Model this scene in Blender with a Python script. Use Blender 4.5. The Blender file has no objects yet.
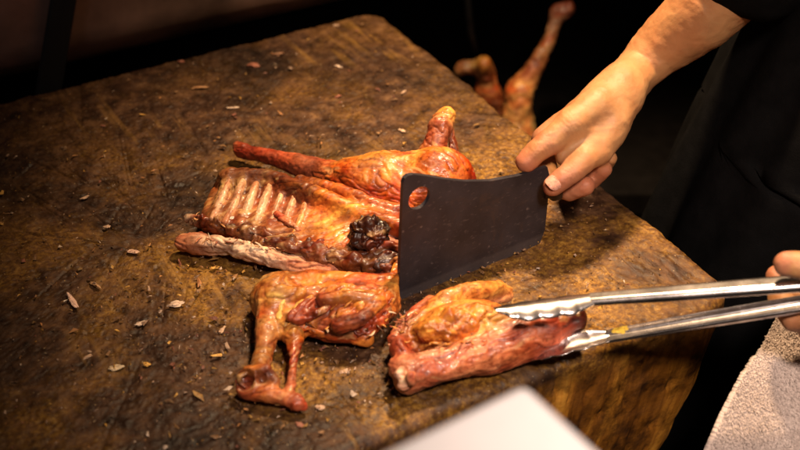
import bpy, math, random
import numpy as np
from mathutils import Vector, Matrix

random.seed(7)
rng = np.random.default_rng(7)
SC = bpy.context.scene
COL = SC.collection
ZT = 0.80                      # height of the block's top above the floor
PITCH = math.radians(35.0)
FPX = 1150.0                   # focal length in photo pixels (800 wide)
DIST = 1.0
CAM = np.array([0.0, -DIST * math.cos(PITCH), ZT + DIST * math.sin(PITCH)])
_r = np.array([1.0, 0, 0]); _f = np.array([0, math.cos(PITCH), -math.sin(PITCH)]); _u = np.array([0, math.sin(PITCH), math.cos(PITCH)])

def ray(px, py):
    return _f + _r * ((px - 400) / FPX) + _u * ((225 - py) / FPX)
def P(px, py, h=0.0):          # point at height h (mm) above the block top
    d = ray(px, py); t = (ZT + h / 1000.0 - CAM[2]) / d[2]
    return CAM + d * t
def QY(px, py, Y):
    d = ray(px, py); t = (Y - CAM[1]) / d[1]
    return CAM + d * t
# blade plane
B0 = P(399, 300, 0); _b1 = P(545, 240, 0)
BU = (_b1 - B0) / np.linalg.norm(_b1 - B0); BN = np.array([BU[1], -BU[0], 0.0])
def V(px, py, t):              # point at t mm on the near side of the blade plane
    d = ray(px, py); o = B0 + BN * t / 1000.0
    k = np.dot(o - CAM, BN) / np.dot(d, BN)
    return CAM + d * k
def W(x, y, h): return np.array([x, y, ZT + h])

# ---------------------------------------------------------------- noise
def _h(ix, iy, iz, seed):
    n = (ix.astype(np.uint32) * np.uint32(374761393) + iy.astype(np.uint32) * np.uint32(668265263)
         + iz.astype(np.uint32) * np.uint32(2147483647) + np.uint32((seed * 1274126177) & 0xffffffff))
    n = (n ^ (n >> np.uint32(13))) * np.uint32(1274126177)
    n = (n ^ (n >> np.uint32(15))) * np.uint32(2246822519)
    n ^= n >> np.uint32(16)
    return n.astype(np.float64) / 4294967295.0
def vnoise(p, seed=0):
    i = np.floor(p).astype(np.int64); f = p - i; f = f * f * f * (f * (f * 6 - 15) + 10)
    r = 0
    for dx in (0, 1):
        wx = f[:, 0] if dx else 1 - f[:, 0]
        for dy in (0, 1):
            wy = f[:, 1] if dy else 1 - f[:, 1]
            for dz in (0, 1):
                wz = f[:, 2] if dz else 1 - f[:, 2]
                r = r + wx * wy * wz * _h(i[:, 0] + dx, i[:, 1] + dy, i[:, 2] + dz, seed)
    return r * 2 - 1
def fbm(p, octv=3, seed=0, gain=.5):
    a, s, r = 1.0, 1.0, 0
    for k in range(octv):
        r = r + a * vnoise(p * s + k * 17.3, seed + k); a *= gain; s *= 2.03
    return r
def sstep(a, b, x):
    t = np.clip((x - a) / (b - a), 0, 1); return t * t * (3 - 2 * t)

# ---------------------------------------------------------------- mesh helpers
def mesh_from(name, v, faces, smooth=True):
    me = bpy.data.meshes.new(name)
    me.from_pydata([tuple(map(float, q)) for q in v], [], [tuple(map(int, q)) for q in faces])
    if smooth: me.polygons.foreach_set('use_smooth', [True] * len(me.polygons))
    me.update(); return me
def set_col(me, c):
    at = me.attributes.new('Col', 'FLOAT_COLOR', 'POINT')
    d = np.ones((len(me.vertices), 4), np.float32); d[:, :3] = c
    at.data.foreach_set('color', d.ravel())
def link(name, me, mat=None, parent=None, loc=None):
    o = bpy.data.objects.new(name, me); COL.objects.link(o)
    for m in (mat if isinstance(mat, (list, tuple)) else [mat]):
        if m: me.materials.append(m)
    if loc is not None:
        L = Vector(loc); me.transform(Matrix.Translation(-L)); o.location = L
    if parent is not None:
        o.parent = parent
        if loc is None:
            me.transform(Matrix.Translation(-parent.location))
    return o
def empty(name, loc):
    o = bpy.data.objects.new(name, None); o.empty_display_size = .02; o.location = Vector(loc); COL.objects.link(o); return o
def tag(o, label=None, cat=None, group=None, kind=None):
    if label: o['label'] = label
    if cat: o['category'] = cat
    if group: o['group'] = group
    if kind: o['kind'] = kind
    return o

class MB:
    def __init__(s): s.v = []; s.f = []
    def add(s, v, f):
        n = len(s.v); s.v += [tuple(q) for q in v]; s.f += [tuple(i + n for i in q) for q in f]
    def box(s, c, sx, sy, sz, ax=(1, 0, 0), ay=(0, 1, 0), az=(0, 0, 1), bev=0):
        c = np.array(c, float); ax, ay, az = map(lambda a: np.array(a, float), (ax, ay, az))
        import bmesh
        bm = bmesh.new(); bmesh.ops.create_cube(bm, size=1)
        for q in bm.verts: q.co = (q.co.x * sx, q.co.y * sy, q.co.z * sz)
        if bev: bmesh.ops.bevel(bm, geom=bm.edges[:], offset=bev, segments=3, profile=.5, affect='EDGES')
        bm.verts.ensure_lookup_table()
        s.add([c + ax * q.co.x + ay * q.co.y + az * q.co.z for q in bm.verts], [[w.index for w in f.verts] for f in bm.faces]); bm.free()
    def tube(s, pts, rad, n=16, flat=1.0, up=(0, 0, 1)):
        pts = [np.array(p, float) for p in pts]; rings = []
        for i, p in enumerate(pts):
            d = pts[min(i + 1, len(pts) - 1)] - pts[max(i - 1, 0)]; d /= np.linalg.norm(d)
            a = np.cross(d, up); a /= np.linalg.norm(a); b = np.cross(a, d)
            r = rad[i] if hasattr(rad, '__len__') else rad
            rings.append([p + a * r * math.cos(2 * math.pi * k / n) + b * r * flat * math.sin(2 * math.pi * k / n) for k in range(n)])
        v = [q for R in rings for q in R]; f = []
        for i in range(len(pts) - 1):
            for k in range(n):
                f.append((i * n + k, i * n + (k + 1) % n, (i + 1) * n + (k + 1) % n, (i + 1) * n + k))
        f.append(tuple(range(n - 1, -1, -1))); m = (len(pts) - 1) * n; f.append(tuple(m + k for k in range(n)))
        s.add(v, f)
    def mesh(s, name, smooth=True): return mesh_from(name, s.v, s.f, smooth)

# ---------------------------------------------------------------- signed distance modelling
class Tube:
    def __init__(s, pts, rad, col, k=.006, sub=False):
        s.p = [np.array(p, float) for p in pts]; s.r = [r / 1000.0 for r in rad]; s.k = k; s.sub = sub
        s.c = [np.array(q, float) for q in (col if isinstance(col[0], (tuple, list)) else [col] * len(pts))]
    def bb(s):
        m = max(s.r); a = np.array(s.p); return a.min(0) - m, a.max(0) + m
    def d(s, q, wantc=False):
        best = np.full(len(q), 1e9); col = np.zeros((len(q), 3)) if wantc else None
        for i in range(len(s.p) - 1):
            a, b = s.p[i], s.p[i + 1]; ab = b - a
            t = np.clip(((q - a) @ ab) / (ab @ ab + 1e-12), 0, 1)
            dd = np.linalg.norm(q - a - t[:, None] * ab, axis=1) - (s.r[i] + (s.r[i + 1] - s.r[i]) * t)
            if wantc:
                m = dd < best; col[m] = (s.c[i] + (s.c[i + 1] - s.c[i]) * t[m, None])
            best = np.minimum(best, dd)
        return (best, col) if wantc else best
class Ell:
    def __init__(s, c, rad, ax, col, k=.006, sub=False, up=(0, 0, 1)):
        s.o = np.array(c, float); s.r = np.array(rad, float) / 1000.0; s.k = k; s.sub = sub; s.col = np.array(col, float)
        x = np.array(ax, float); x /= np.linalg.norm(x); y = np.cross(up, x); y /= np.linalg.norm(y); z = np.cross(x, y)
        s.M = np.stack([x, y, z])
    def bb(s):
        m = s.r.max(); return s.o - m, s.o + m
    def d(s, q, wantc=False):
        l = (q - s.o) @ s.M.T
        k0 = np.linalg.norm(l / s.r, axis=1); k1 = np.linalg.norm(l / s.r ** 2, axis=1) + 1e-9
        dd = k0 * (k0 - 1) / k1
        dd = np.where(k0 < .02, -s.r.min(), dd)
        return (dd, np.broadcast_to(s.col, (len(q), 3))) if wantc else dd
def field(prims, q):
    D = None
    for p in prims:
        d = p.d(q)
        if D is None: D = d; continue
        k = p.k
        if p.sub:
            h = np.maximum(k - np.abs(D + d), 0) / k; D = np.maximum(D, -d) + h * h * k * .25
        else:
            h = np.maximum(k - np.abs(D - d), 0) / k; D = np.minimum(D, d) - h * h * k * .25
    return D
def colour(prims, q, kc=.0025):
    num = np.zeros((len(q), 3)); den = np.zeros(len(q)) + 1e-12
    for p in prims:
        d, c = p.d(q, True)
        w = np.exp(-np.clip(np.abs(d) if p.sub else d, -.02, .05) / kc); num += c * w[:, None]; den += w
    return num / den[:, None]
def sdf_mesh(prims, vox):
    lo = np.min([p.bb()[0] for p in prims if not p.sub], 0) - 4 * vox - .004; hi = np.max([p.bb()[1] for p in prims if not p.sub], 0) + 4 * vox + .004
    B = 4
    nb = np.ceil((hi - lo) / (vox * B)).astype(int); n = nb * B
    g = [lo[i] + vox * (np.arange(nb[i]) + .5) * B for i in range(3)]
    c = np.stack(np.meshgrid(*g, indexing='ij'), -1).reshape(-1, 3)
    dc = field(prims, c).reshape(nb)
    near = np.abs(dc) < vox * B * 1.4 + .004
    F = np.repeat(np.repeat(np.repeat(dc, B, 0), B, 1), B, 2).copy()
    idx = np.argwhere(np.repeat(np.repeat(np.repeat(near, B, 0), B, 1), B, 2))
    q = lo + vox * (idx + .5)
    F[idx[:, 0], idx[:, 1], idx[:, 2]] = field(prims, q)
    S = F < 0
    cs = [(i, j, k) for i in (0, 1) for j in (0, 1) for k in (0, 1)]
    cnt = sum(S[i:n[0] - 1 + i, j:n[1] - 1 + j, k:n[2] - 1 + k].astype(np.int8) for i, j, k in cs)
    act = (cnt > 0) & (cnt < 8); ai = np.argwhere(act)
    vid = np.full(act.shape, -1, np.int64); vid[act] = np.arange(len(ai))
    acc = np.zeros((len(ai), 3)); num = np.zeros(len(ai))
    for a in range(8):
        for b in range(a + 1, 8):
            A, Bc = np.array(cs[a]), np.array(cs[b])
            if np.abs(A - Bc).sum() != 1: continue
            fa = F[tuple((ai + A).T)]; fb = F[tuple((ai + Bc).T)]
            m = (fa < 0) != (fb < 0); t = np.where(m, fa / (fa - fb + 1e-15), 0)
            acc += np.where(m[:, None], A + t[:, None] * (Bc - A), 0); num += m
    v = lo + vox * (ai + .5 + acc / num[:, None])
    faces = []
    for ax in range(3):
        o1, o2 = (ax + 1) % 3, (ax + 2) % 3
        sl0 = [slice(1, -1)] * 3; sl0[ax] = slice(0, -1)
        sl1 = list(sl0); sl1[ax] = slice(1, None)
        s0, s1 = S[tuple(sl0)], S[tuple(sl1)]
        e = np.argwhere(s0 != s1)
        off = np.array([1, 1, 1]); off[ax] = 0; base = e + off
        flip = s0[tuple(e.T)]
        def cell(d1, d2):
            z = base.copy(); z[:, o1] -= d1; z[:, o2] -= d2; return vid[tuple(z.T)]
        qd = np.stack([cell(1, 1), cell(0, 1), cell(0, 0), cell(1, 0)], 1)
        qd[~flip] = qd[~flip][:, ::-1]; faces.append(qd)
    return v, np.concatenate(faces)
def vnormals(v, f):
    a = np.cross(v[f[:, 2]] - v[f[:, 0]], v[f[:, 3]] - v[f[:, 1]])
    nrm = np.zeros_like(v)
    for i in range(4): np.add.at(nrm, f[:, i], a)
    return nrm / (np.linalg.norm(nrm, axis=1, keepdims=True) + 1e-12)
def relax(v, f, it=2, lam=.5):
    for _ in range(it):
        acc = np.zeros_like(v); c = np.zeros(len(v))
        for i in range(4):
            j = (i + 1) % 4
            np.add.at(acc, f[:, i], v[f[:, j]]); np.add.at(c, f[:, i], 1)
            np.add.at(acc, f[:, j], v[f[:, i]]); np.add.at(c, f[:, j], 1)
        v = v + lam * (acc / c[:, None] - v)
    return v
def flesh(name, prims, vox, mat, parent=None, loc=None, lump=.0012, lf=32, fine=.00022, ff=380, seed=1, fiber=None, famp=.00035, it=2, mott=.25, kc=.0025, char=0.0, ridge=.0009, hue=.45, streak=.75, dark=.78, med=.0003):
    v, f = sdf_mesh(prims, vox); v = relax(v, f, it)
    col = colour(prims, v, kc)
    n = vnormals(v, f)
    if fiber is None: fiber = np.array([.8, .3, .1])
    d = np.array(fiber, float); d /= np.linalg.norm(d)
    vw = v + .006 * np.stack([fbm(v * 45 + k * 9.7, 2, seed + 60 + k) for k in range(3)], 1)
    al = vw @ d; w = vw - al[:, None] * d
    st = w + .22 * al[:, None] * d                     # coordinates stretched along the grain
    rg = (1 - np.abs(fbm(st * 95, 2, seed + 3))) ; wr = np.clip(rg, 0, 1) ** 6
    fb = fbm(w * 330 + (al * 30)[:, None] * d, 2, seed + 5)
    rg2 = np.clip(1 - np.abs(fbm(st * 230 + 11, 2, seed + 4)), 0, 1) ** 5
    disp = -.35 * ridge * rg2 + med * np.clip(fbm(v * 120, 2, seed + 6), -1, 1) + lump * fbm(v * lf, 3, seed, .45) + fine * fbm(v * ff, 2, seed + 9) - ridge * wr + famp * fb
    v = v + n * disp[:, None]
    h1 = np.clip(fbm(st * 42, 3, seed + 20), -1, 1); h2 = np.clip(fbm(st * 130, 3, seed + 31), -1, 1)
    col = col * np.stack([1 - .15 * h1 + .10 * h2, 1 - hue * 1.5 * h1 + .25 * h2, 1 - hue * 1.9 * h1 + .3 * h2], 1).clip(.25, 1.9)
    col = col * (1 + mott * .8 * fbm(v * 95, 3, seed + 70))[:, None].clip(.35, 1.6)
    col = col * (1 - streak * wr[:, None] * np.array([.55, .8, .9]))
    col = col * (1 - .35 * rg2[:, None] * np.array([.5, .8, .9]))
    dk = sstep(.05, .65, fbm(v * 48, 3, seed + 90))[:, None] * dark      # darker, more roasted glaze
    col = col * (1 - dk * np.array([.45, .75, .85]))
    f2 = np.clip(fbm(w * 520 + (al * 45)[:, None] * d, 2, seed + 55), -1, 1)[:, None]
    col = col * (1 + .22 * np.clip(fb, -1, 1)[:, None] * np.array([.7, 1, 1.1]) + .22 * f2 * np.array([.6, 1, 1.1]))
    pale = sstep(.55, .95, fbm(st * 150 + 31, 3, seed + 81))[:, None] * .35
    col = col * (1 - pale) + np.array([.78, .50, .22]) * pale
    if char:
        m = sstep(.25, .8, fbm(st * 75, 3, seed + 44)) * char
        col = col * (1 - m)[:, None] + np.array([.05, .016, .006]) * m[:, None]
    me = mesh_from(name, v, f); set_col(me, np.clip(col, .002, .95))
    return link(name, me, mat, parent, loc)

# ---------------------------------------------------------------- materials
def mat(name):
    m = bpy.data.materials.new(name); m.use_nodes = True; nt = m.node_tree
    b = nt.nodes['Principled BSDF']
    return m, nt, b
def node(nt, t, **kw):
    n = nt.nodes.new(t)
    for k, val in kw.items():
        if k in n.inputs: n.inputs[k].default_value = val
        else: setattr(n, k, val)
    return n
def coords(nt, scale=(1, 1, 1), rot=(0, 0, 0)):
    tc = node(nt, 'ShaderNodeTexCoord'); mp = node(nt, 'ShaderNodeMapping')
    mp.inputs['Scale'].default_value = scale; mp.inputs['Rotation'].default_value = rot
    nt.links.new(tc.outputs['Object'], mp.inputs['Vector']); return mp.outputs['Vector']
def noise(nt, vec, scale, detail=4, rough=.6, dist=0):
    n = node(nt, 'ShaderNodeTexNoise', Scale=scale, Detail=detail, Roughness=rough, Distortion=dist)
    nt.links.new(vec, n.inputs['Vector']); return n.outputs['Fac']
def ramp(nt, fac, stops, interp='LINEAR'):
    r = node(nt, 'ShaderNodeValToRGB'); e = r.color_ramp; e.interpolation = interp
    while len(e.elements) < len(stops): e.elements.new(.5)
    for k, (p, c) in enumerate(stops):
        e.elements[k].position = p; e.elements[k].color = (*c, 1) if len(c) == 3 else c
    nt.links.new(fac, r.inputs['Fac']); return r.outputs['Color']
def mix(nt, fac, a, b, mode='MIX'):
    m = node(nt, 'ShaderNodeMix', data_type='RGBA', blend_type=mode)
    for s, val in ((0, fac), (6, a), (7, b)):
        if hasattr(val, 'is_linked') or isinstance(val, bpy.types.NodeSocket): nt.links.new(val, m.inputs[s])
        elif s == 0: m.inputs[0].default_value = val
        else: m.inputs[s].default_value = (*val, 1)
    return m.outputs[2]
def math_(nt, op, a, b=0.0, clamp=False):
    m = node(nt, 'ShaderNodeMath', operation=op, use_clamp=clamp)
    for s, val in ((0, a), (1, b)):
        if isinstance(val, bpy.types.NodeSocket): nt.links.new(val, m.inputs[s])
        else: m.inputs[s].default_value = val
    return m.outputs[0]
def bump(nt, b, h, strength=.3, dist=.001, prev=None):
    n = node(nt, 'ShaderNodeBump', Strength=strength, Distance=dist); nt.links.new(h, n.inputs['Height'])
    if prev: nt.links.new(prev, n.inputs['Normal'])
    nt.links.new(n.outputs['Normal'], b.inputs['Normal']); return n.outputs['Normal']
def greys(a, b): return [(0, (a,) * 3), (1, (b,) * 3)]

def meat_mat(name='roast_meat', rlo=.29, rhi=.56, coat=.12):
    m, nt, b = mat(name); vec = coords(nt)
    a = node(nt, 'ShaderNodeAttribute', attribute_name='Col')
    n1 = noise(nt, vec, 260, 5, .65); n2 = noise(nt, vec, 70, 4, .6)
    v1 = ramp(nt, n1, [(.32, (.50, .36, .28)), (.48, (1, 1, 1)), (.75, (1.25, 1.22, 1.12))])
    c = mix(nt, 1.0, a.outputs['Color'], v1, 'MULTIPLY')
    nt.links.new(c, b.inputs['Base Color'])
    r = ramp(nt, n2, greys(rlo - .25, rhi + .3)); nt.links.new(r, b.inputs['Roughness'])
    b.inputs['Subsurface Weight'].default_value = .06; b.inputs['Subsurface Radius'].default_value = (1, .35, .15); b.inputs['Subsurface Scale'].default_value = .004
    b.inputs['Coat Weight'].default_value = coat; b.inputs['Coat Roughness'].default_value = .12
    p = bump(nt, b, n1, .32, .0011); n3 = noise(nt, vec, 900, 3, .6); bump(nt, b, n3, .12, .0005, p)
    return m
MEAT = meat_mat()
DRY = meat_mat('dry_meat', .45, .75, .03)

def skin_mat():
    m, nt, b = mat('skin'); vec = coords(nt)
    a = node(nt, 'ShaderNodeAttribute', attribute_name='Col')
    n1 = noise(nt, vec, 60, 5, .6); n2 = noise(nt, vec, 600, 3, .6)
    c = mix(nt, 1.0, a.outputs['Color'], ramp(nt, n1, [(.3, (.86, .78, .74)), (.6, (1.05, 1.03, 1.0))]), 'MULTIPLY')
    nt.links.new(c, b.inputs['Base Color'])
    nt.links.new(ramp(nt, n1, greys(.42, .7)), b.inputs['Roughness'])
    b.inputs['Subsurface Weight'].default_value = .18; b.inputs['Subsurface Radius'].default_value = (1, .3, .15); b.inputs['Subsurface Scale'].default_value = .006
    vo = node(nt, 'ShaderNodeTexVoronoi', Scale=700.0); nt.links.new(vec, vo.inputs['Vector'])
    p = bump(nt, b, vo.outputs['Distance'], .12, .0005); bump(nt, b, n2, .12, .0006, p)
    return m
SKIN = skin_mat()

def simple(name, c, rough=.5, metal=0.0, nscale=40, namt=.3, bstr=.1, bscale=300, aniso=None, rvar=.15):
    m, nt, b = mat(name); vec = coords(nt, aniso or (1, 1, 1))
    n1 = noise(nt, vec, nscale, 5, .6); n2 = noise(nt, vec, bscale, 3, .6)
    lo = tuple(max(0, q * (1 - namt)) for q in c); hi = tuple(min(1, q * (1 + namt)) for q in c)
    nt.links.new(ramp(nt, n1, [(.3, lo), (.7, hi)]), b.inputs['Base Color'])
    nt.links.new(ramp(nt, n1, greys(max(.02, rough - rvar), min(1, rough + rvar))), b.inputs['Roughness'])
    b.inputs['Metallic'].default_value = metal
    bump(nt, b, n2, bstr, .001)
    return m

# palette (linear reflectance)
ORANGE = (.60, .17, .022); AMBER = (.68, .27, .045); YELLOW = (.70, .38, .08); RED = (.36, .055, .018); DEEP = (.22, .034, .010)
PINK = (.55, .20, .095); ROSE = (.41, .11, .048); BROWN = (.15, .042, .011); CHAR = (.020, .009, .006); CREAM = (.76, .54, .36); TAN = (.52, .24, .085)

# ================================================================ SETTING
m_floor = simple('dark_floor', (.03, .024, .022), .7)
fl = MB(); fl.box((0, 1, -.01), 8, 8, .02); tag(link('floor', fl.mesh('floor', False), m_floor), kind='structure')
m_wall = simple('dark_wall', (.03, .025, .024), .8)
wl = MB(); wl.box((0, 2.6, 1.25), 8, .1, 2.5 - .004); tag(link('wall', wl.mesh('wall', False), m_wall), kind='structure')

# ---- chopping block
E1 = np.array([.868, .497, 0]); E2 = np.array([.497, -.868, 0])
FAR = P(371, 13, 0) ; RT = P(719, 270, 0)
# local frame: a along E1, b along E2, far corner F is at (a max, b min)
def loc2(p): return np.array([p @ E1, p @ E2])
fa, fb_ = loc2(FAR), loc2(RT)
A1 = max(fa[0], fb_[0]) - .001; Bmin = fa[1] - .004; Bmax = fb_[1] + .027; A0 = A1 - .78
BC = E1 * (A0 + A1) / 2 + E2 * (Bmin + Bmax) / 2
HA, HB = (A1 - A0) / 2, (Bmax - Bmin) / 2
def rrect(q, ha, hb, r):
    d = np.abs(q) - np.array([ha - r, hb - r]); return np.linalg.norm(np.maximum(d, 0), axis=-1) + np.minimum(d.max(-1), 0) - r
NT = 1500
th = np.linspace(0, 2 * np.pi, NT, endpoint=False); dv = np.stack([np.cos(th), np.sin(th)], 1)
lo_, hi_ = np.zeros(NT), np.full(NT, 1.0)
for _ in range(40):
    md = (lo_ + hi_) / 2; s = rrect(dv * md[:, None], HA, HB, .026); hi_ = np.where(s > 0, md, hi_); lo_ = np.where(s > 0, lo_, md)
R = lo_ + .004 * fbm(np.stack([dv[:, 0] * 3, dv[:, 1] * 3, 0 * th], 1), 3, 5) + .0015 * fbm(np.stack([dv[:, 0] * 25, dv[:, 1] * 25, 0 * th], 1), 2, 8)
BEV = .010
rad = np.concatenate([np.linspace(0.002, 1, 230) ** .9])
vs = []
for rr in rad:
    xy = dv * (rr * (R - BEV))[:, None]; vs.append(np.c_[xy, np.zeros(NT)])
for a in np.linspace(0, np.pi / 2, 8)[1:]:
    xy = dv * (R - BEV + BEV * np.sin(a))[:, None]; vs.append(np.c_[xy, np.full(NT, -BEV * (1 - np.cos(a)))])
NTOP = len(vs)
for z in np.concatenate([np.linspace(-.014, -.30, 70), np.linspace(-.32, -ZT + .002, 12)]):
    vs.append(np.c_[dv * (R + .004 * np.sin(min(1, -z / .2) * 3.1) - .034 * min(1.5, max(0, -z - .01) / .2))[:, None], np.full(NT, z)])
vb = np.concatenate(vs)
top = vb[:, 2] > -.012
q3 = np.c_[vb[:, :2], np.zeros(len(vb))]
dz = .0016 * fbm(q3 * 14, 2, 3) + .0005 * fbm(q3 * 110, 3, 4) + .0005 * np.clip(fbm(q3 * 330, 2, 6), -1, 1)
# chop marks: thin grooves
xy = vb[:, :2].copy()
for i in range(260):
    c = np.array([rng.normal(.08, .16), rng.normal(.02, .15)]); an = rng.normal(1.15, .45) if i % 3 else rng.uniform(0, 3.14)
    L = rng.uniform(.02, .08); d = np.array([math.cos(an), math.sin(an)])
    rel = xy - c; al = rel @ d; ac = rel @ np.array([-d[1], d[0]])
    m = (np.abs(al) < L) & (np.abs(ac) < .0035)
    dz[m] -= rng.uniform(.0005, .0015) * np.exp(-(ac[m] / .0013) ** 2) * (1 - (al[m] / L) ** 2)
# worn lower strip at the right corner
cl = np.array([(P(640, 245) @ E1) - BC @ E1, (P(640, 245) @ E2) - BC @ E2]); cl2 = np.array([(P(560, 295) @ E1) - BC @ E1, (P(560, 295) @ E2) - BC @ E2])
ld = (cl2 - cl) / np.linalg.norm(cl2 - cl); ln = np.array([-ld[1], ld[0]])
corner = np.array([HA, HB]); 
if (corner - cl) @ ln < 0: ln = -ln
sd = (xy - cl) @ ln
dz -= np.where(sd > 0, .0015 * sstep(0, .006, sd) + .09 * np.maximum(sd - .0, 0) ** 1.15, 0) * sstep(-.10, .05, xy[:, 0] - .05)
dz -= .004 * np.exp(-((xy[:, 0] - .1) ** 2 + xy[:, 1] ** 2) / .03)
vb[:, 2] += np.where(vb[:, 2] > -.2, dz * np.clip(1 + (vb[:, 2]) / .06, 0, 1), 0)
sidem = ~top
gr = fbm(np.c_[vb[:, 0] * 140, vb[:, 1] * 140, vb[:, 2] * 9], 3, 14); pit = np.clip(fbm(np.c_[vb[:, 0] * 120, vb[:, 1] * 120, vb[:, 2] * 60], 3, 21) - .45, 0, 1)
rn = vb[:, :2] / (np.linalg.norm(vb[:, :2], axis=1, keepdims=True) + 1e-9)
vb[:, :2] += rn * np.where(sidem, .0018 * gr - .006 * pit, 0)[:, None]
fb = []
for i in range(len(vs) - 1):
    k = np.arange(NT); fb.append(np.stack([i * NT + k, (i + 1) * NT + k, (i + 1) * NT + (k + 1) % NT, i * NT + (k + 1) % NT], 1))
fb = np.concatenate(fb)
me = mesh_from('chopping_block', vb, list(fb) + [tuple(range(NT))])

def wood_mat():
    m, nt, b = mat('greasy_wood'); tc = node(nt, 'ShaderNodeTexCoord'); V_ = tc.outputs['Object']
    geo = node(nt, 'ShaderNodeNewGeometry')
    sp = node(nt, 'ShaderNodeSeparateXYZ'); nt.links.new(V_, sp.inputs[0])
    # --- top: dark greasy brown with ochre wood-pulp
    n1 = noise(nt, V_, 9, 6, .62, .3); n2 = noise(nt, V_, 55, 6, .68, .4); n3 = noise(nt, V_, 230, 5, .7)
    mp = node(nt, 'ShaderNodeMapping'); mp.inputs['Scale'].default_value = (60, 6, 10); mp.inputs['Rotation'].default_value = (0, 0, .12); nt.links.new(V_, mp.inputs['Vector'])
    st = noise(nt, mp.outputs['Vector'], 1.0, 4, .6, .2)
    base = ramp(nt, n2, [(.30, (.012, .006, .0035)), (.46, (.044, .019, .009)), (.60, (.095, .043, .018)), (.78, (.21, .11, .045))])
    och = ramp(nt, n3, [(.3, (.09, .036, .006)), (.5, (.27, .12, .016)), (.75, (.52, .29, .05))])
    pat = ramp(nt, n1, [(.45, (0, 0, 0)), (.59, (1, 1, 1))])
    # more pulp near the working area (local +x side)
    wc = P(420, 305) - BC; dn_ = node(nt, 'ShaderNodeVectorMath', operation='DISTANCE'); nt.links.new(V_, dn_.inputs[0]); dn_.inputs[1].default_value = (wc @ E1, -(wc @ E2), 0)
    work = node(nt, 'ShaderNodeMapRange'); work.inputs['From Min'].default_value = .43; work.inputs['From Max'].default_value = .12; nt.links.new(dn_.outputs['Value'], work.inputs['Value'])
    grime = ramp(nt, n3, [(.35, (0, 0, 0)), (.6, (1, 1, 1))])
    f1 = math_(nt, 'MULTIPLY', pat, math_(nt, 'ADD', math_(nt, 'MULTIPLY', work.outputs[0], .8), .2))
    f1 = math_(nt, 'MULTIPLY', f1, math_(nt, 'ADD', math_(nt, 'MULTIPLY', grime, .6), .35), True)
    ctop = mix(nt, f1, base, och)
    sfac = ramp(nt, st, [(.54, (0, 0, 0)), (.64, (1, 1, 1))])
    sgate = ramp(nt, noise(nt, V_, 6.5, 3, .5), [(.48, (0, 0, 0)), (.62, (1, 1, 1))])
    ctop = mix(nt, math_(nt, 'MULTIPLY', math_(nt, 'MULTIPLY', sfac, sgate), .42), ctop, (.38, .20, .045))
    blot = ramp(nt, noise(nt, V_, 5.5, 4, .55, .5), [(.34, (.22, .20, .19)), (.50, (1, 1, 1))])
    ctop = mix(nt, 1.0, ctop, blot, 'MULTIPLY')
    spk = ramp(nt, noise(nt, V_, 420, 2, .5), [(.69, (0, 0, 0)), (.76, (1, 1, 1))])
    ctop = mix(nt, math_(nt, 'MULTIPLY', spk, .55), ctop, (.50, .36, .20))
    # --- side: upright grain
    mp2 = node(nt, 'ShaderNodeMapping'); mp2.inputs['Scale'].default_value = (34, 34, 3.2); nt.links.new(V_, mp2.inputs['Vector'])
    g1 = noise(nt, mp2.outputs['Vector'], 1.0, 6, .62, .6); g2 = noise(nt, V_, 26, 5, .65)
    cs = ramp(nt, g1, [(.30, (.07, .022, .005)), (.47, (.27, .10, .012)), (.58, (.50, .21, .025)), (.75, (.68, .36, .06))])
    cs = mix(nt, 1.0, cs, ramp(nt, g2, [(.36, (.12, .10, .10)), (.56, (1, 1, 1))]), 'MULTIPLY')
    ns = node(nt, 'ShaderNodeSeparateXYZ'); nt.links.new(geo.outputs['True Normal'], ns.inputs[0])
    # a worn ochre lip where the top meets the side
    tz = node(nt, 'ShaderNodeMapRange'); tz.inputs['From Min'].default_value = -.035; tz.inputs['From Max'].default_value = -.012; nt.links.new(sp.outputs['Z'], tz.inputs['Value'])
    c = mix(nt, tz.outputs[0], cs, ctop)
    nt.links.new(c, b.inputs['Base Color'])
    nt.links.new(ramp(nt, n2, [(.3, (.34,) * 3), (.7, (.72,) * 3)]), b.inputs['Roughness'])
    b.inputs['Specular IOR Level'].default_value = .32
    cut = None
    for k_, (ro, sc_) in enumerate(((.25, (520, 14, 10)), (-.55, (430, 11, 10)), (1.2, (480, 16, 10)))):
        mpk = node(nt, 'ShaderNodeMapping'); mpk.inputs['Rotation'].default_value = (0, 0, ro); mpk.inputs['Scale'].default_value = sc_; mpk.inputs['Location'].default_value = (k_ * 3.1, k_, 0); nt.links.new(V_, mpk.inputs['Vector'])
        q_ = ramp(nt, noise(nt, mpk.outputs['Vector'], 1.0, 2, .5), [(.64, (0, 0, 0)), (.74, (1, 1, 1))]); q_ = math_(nt, 'MULTIPLY', q_, ramp(nt, noise(nt, V_, 11 + 5 * k_, 2, .5), [(.46, (0, 0, 0)), (.58, (1, 1, 1))])); cut = q_ if cut is None else math_(nt, 'MAXIMUM', cut, q_)
    c = mix(nt, math_(nt, 'MULTIPLY', math_(nt, 'MULTIPLY', cut, tz.outputs[0]), .38), c, (.012, .006, .003)); nt.links.new(c, b.inputs['Base Color'])
    p = bump(nt, b, n2, .35, .0016); p = bump(nt, b, n3, .5, .0013, p); p = bump(nt, b, math_(nt, 'MULTIPLY', cut, -1.0), .25, .0010, p)
    bump(nt, b, g1, .25, .002, p)
    return m
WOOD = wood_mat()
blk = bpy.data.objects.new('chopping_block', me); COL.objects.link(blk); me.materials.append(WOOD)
ang = math.atan2(E1[1], E1[0])
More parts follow.
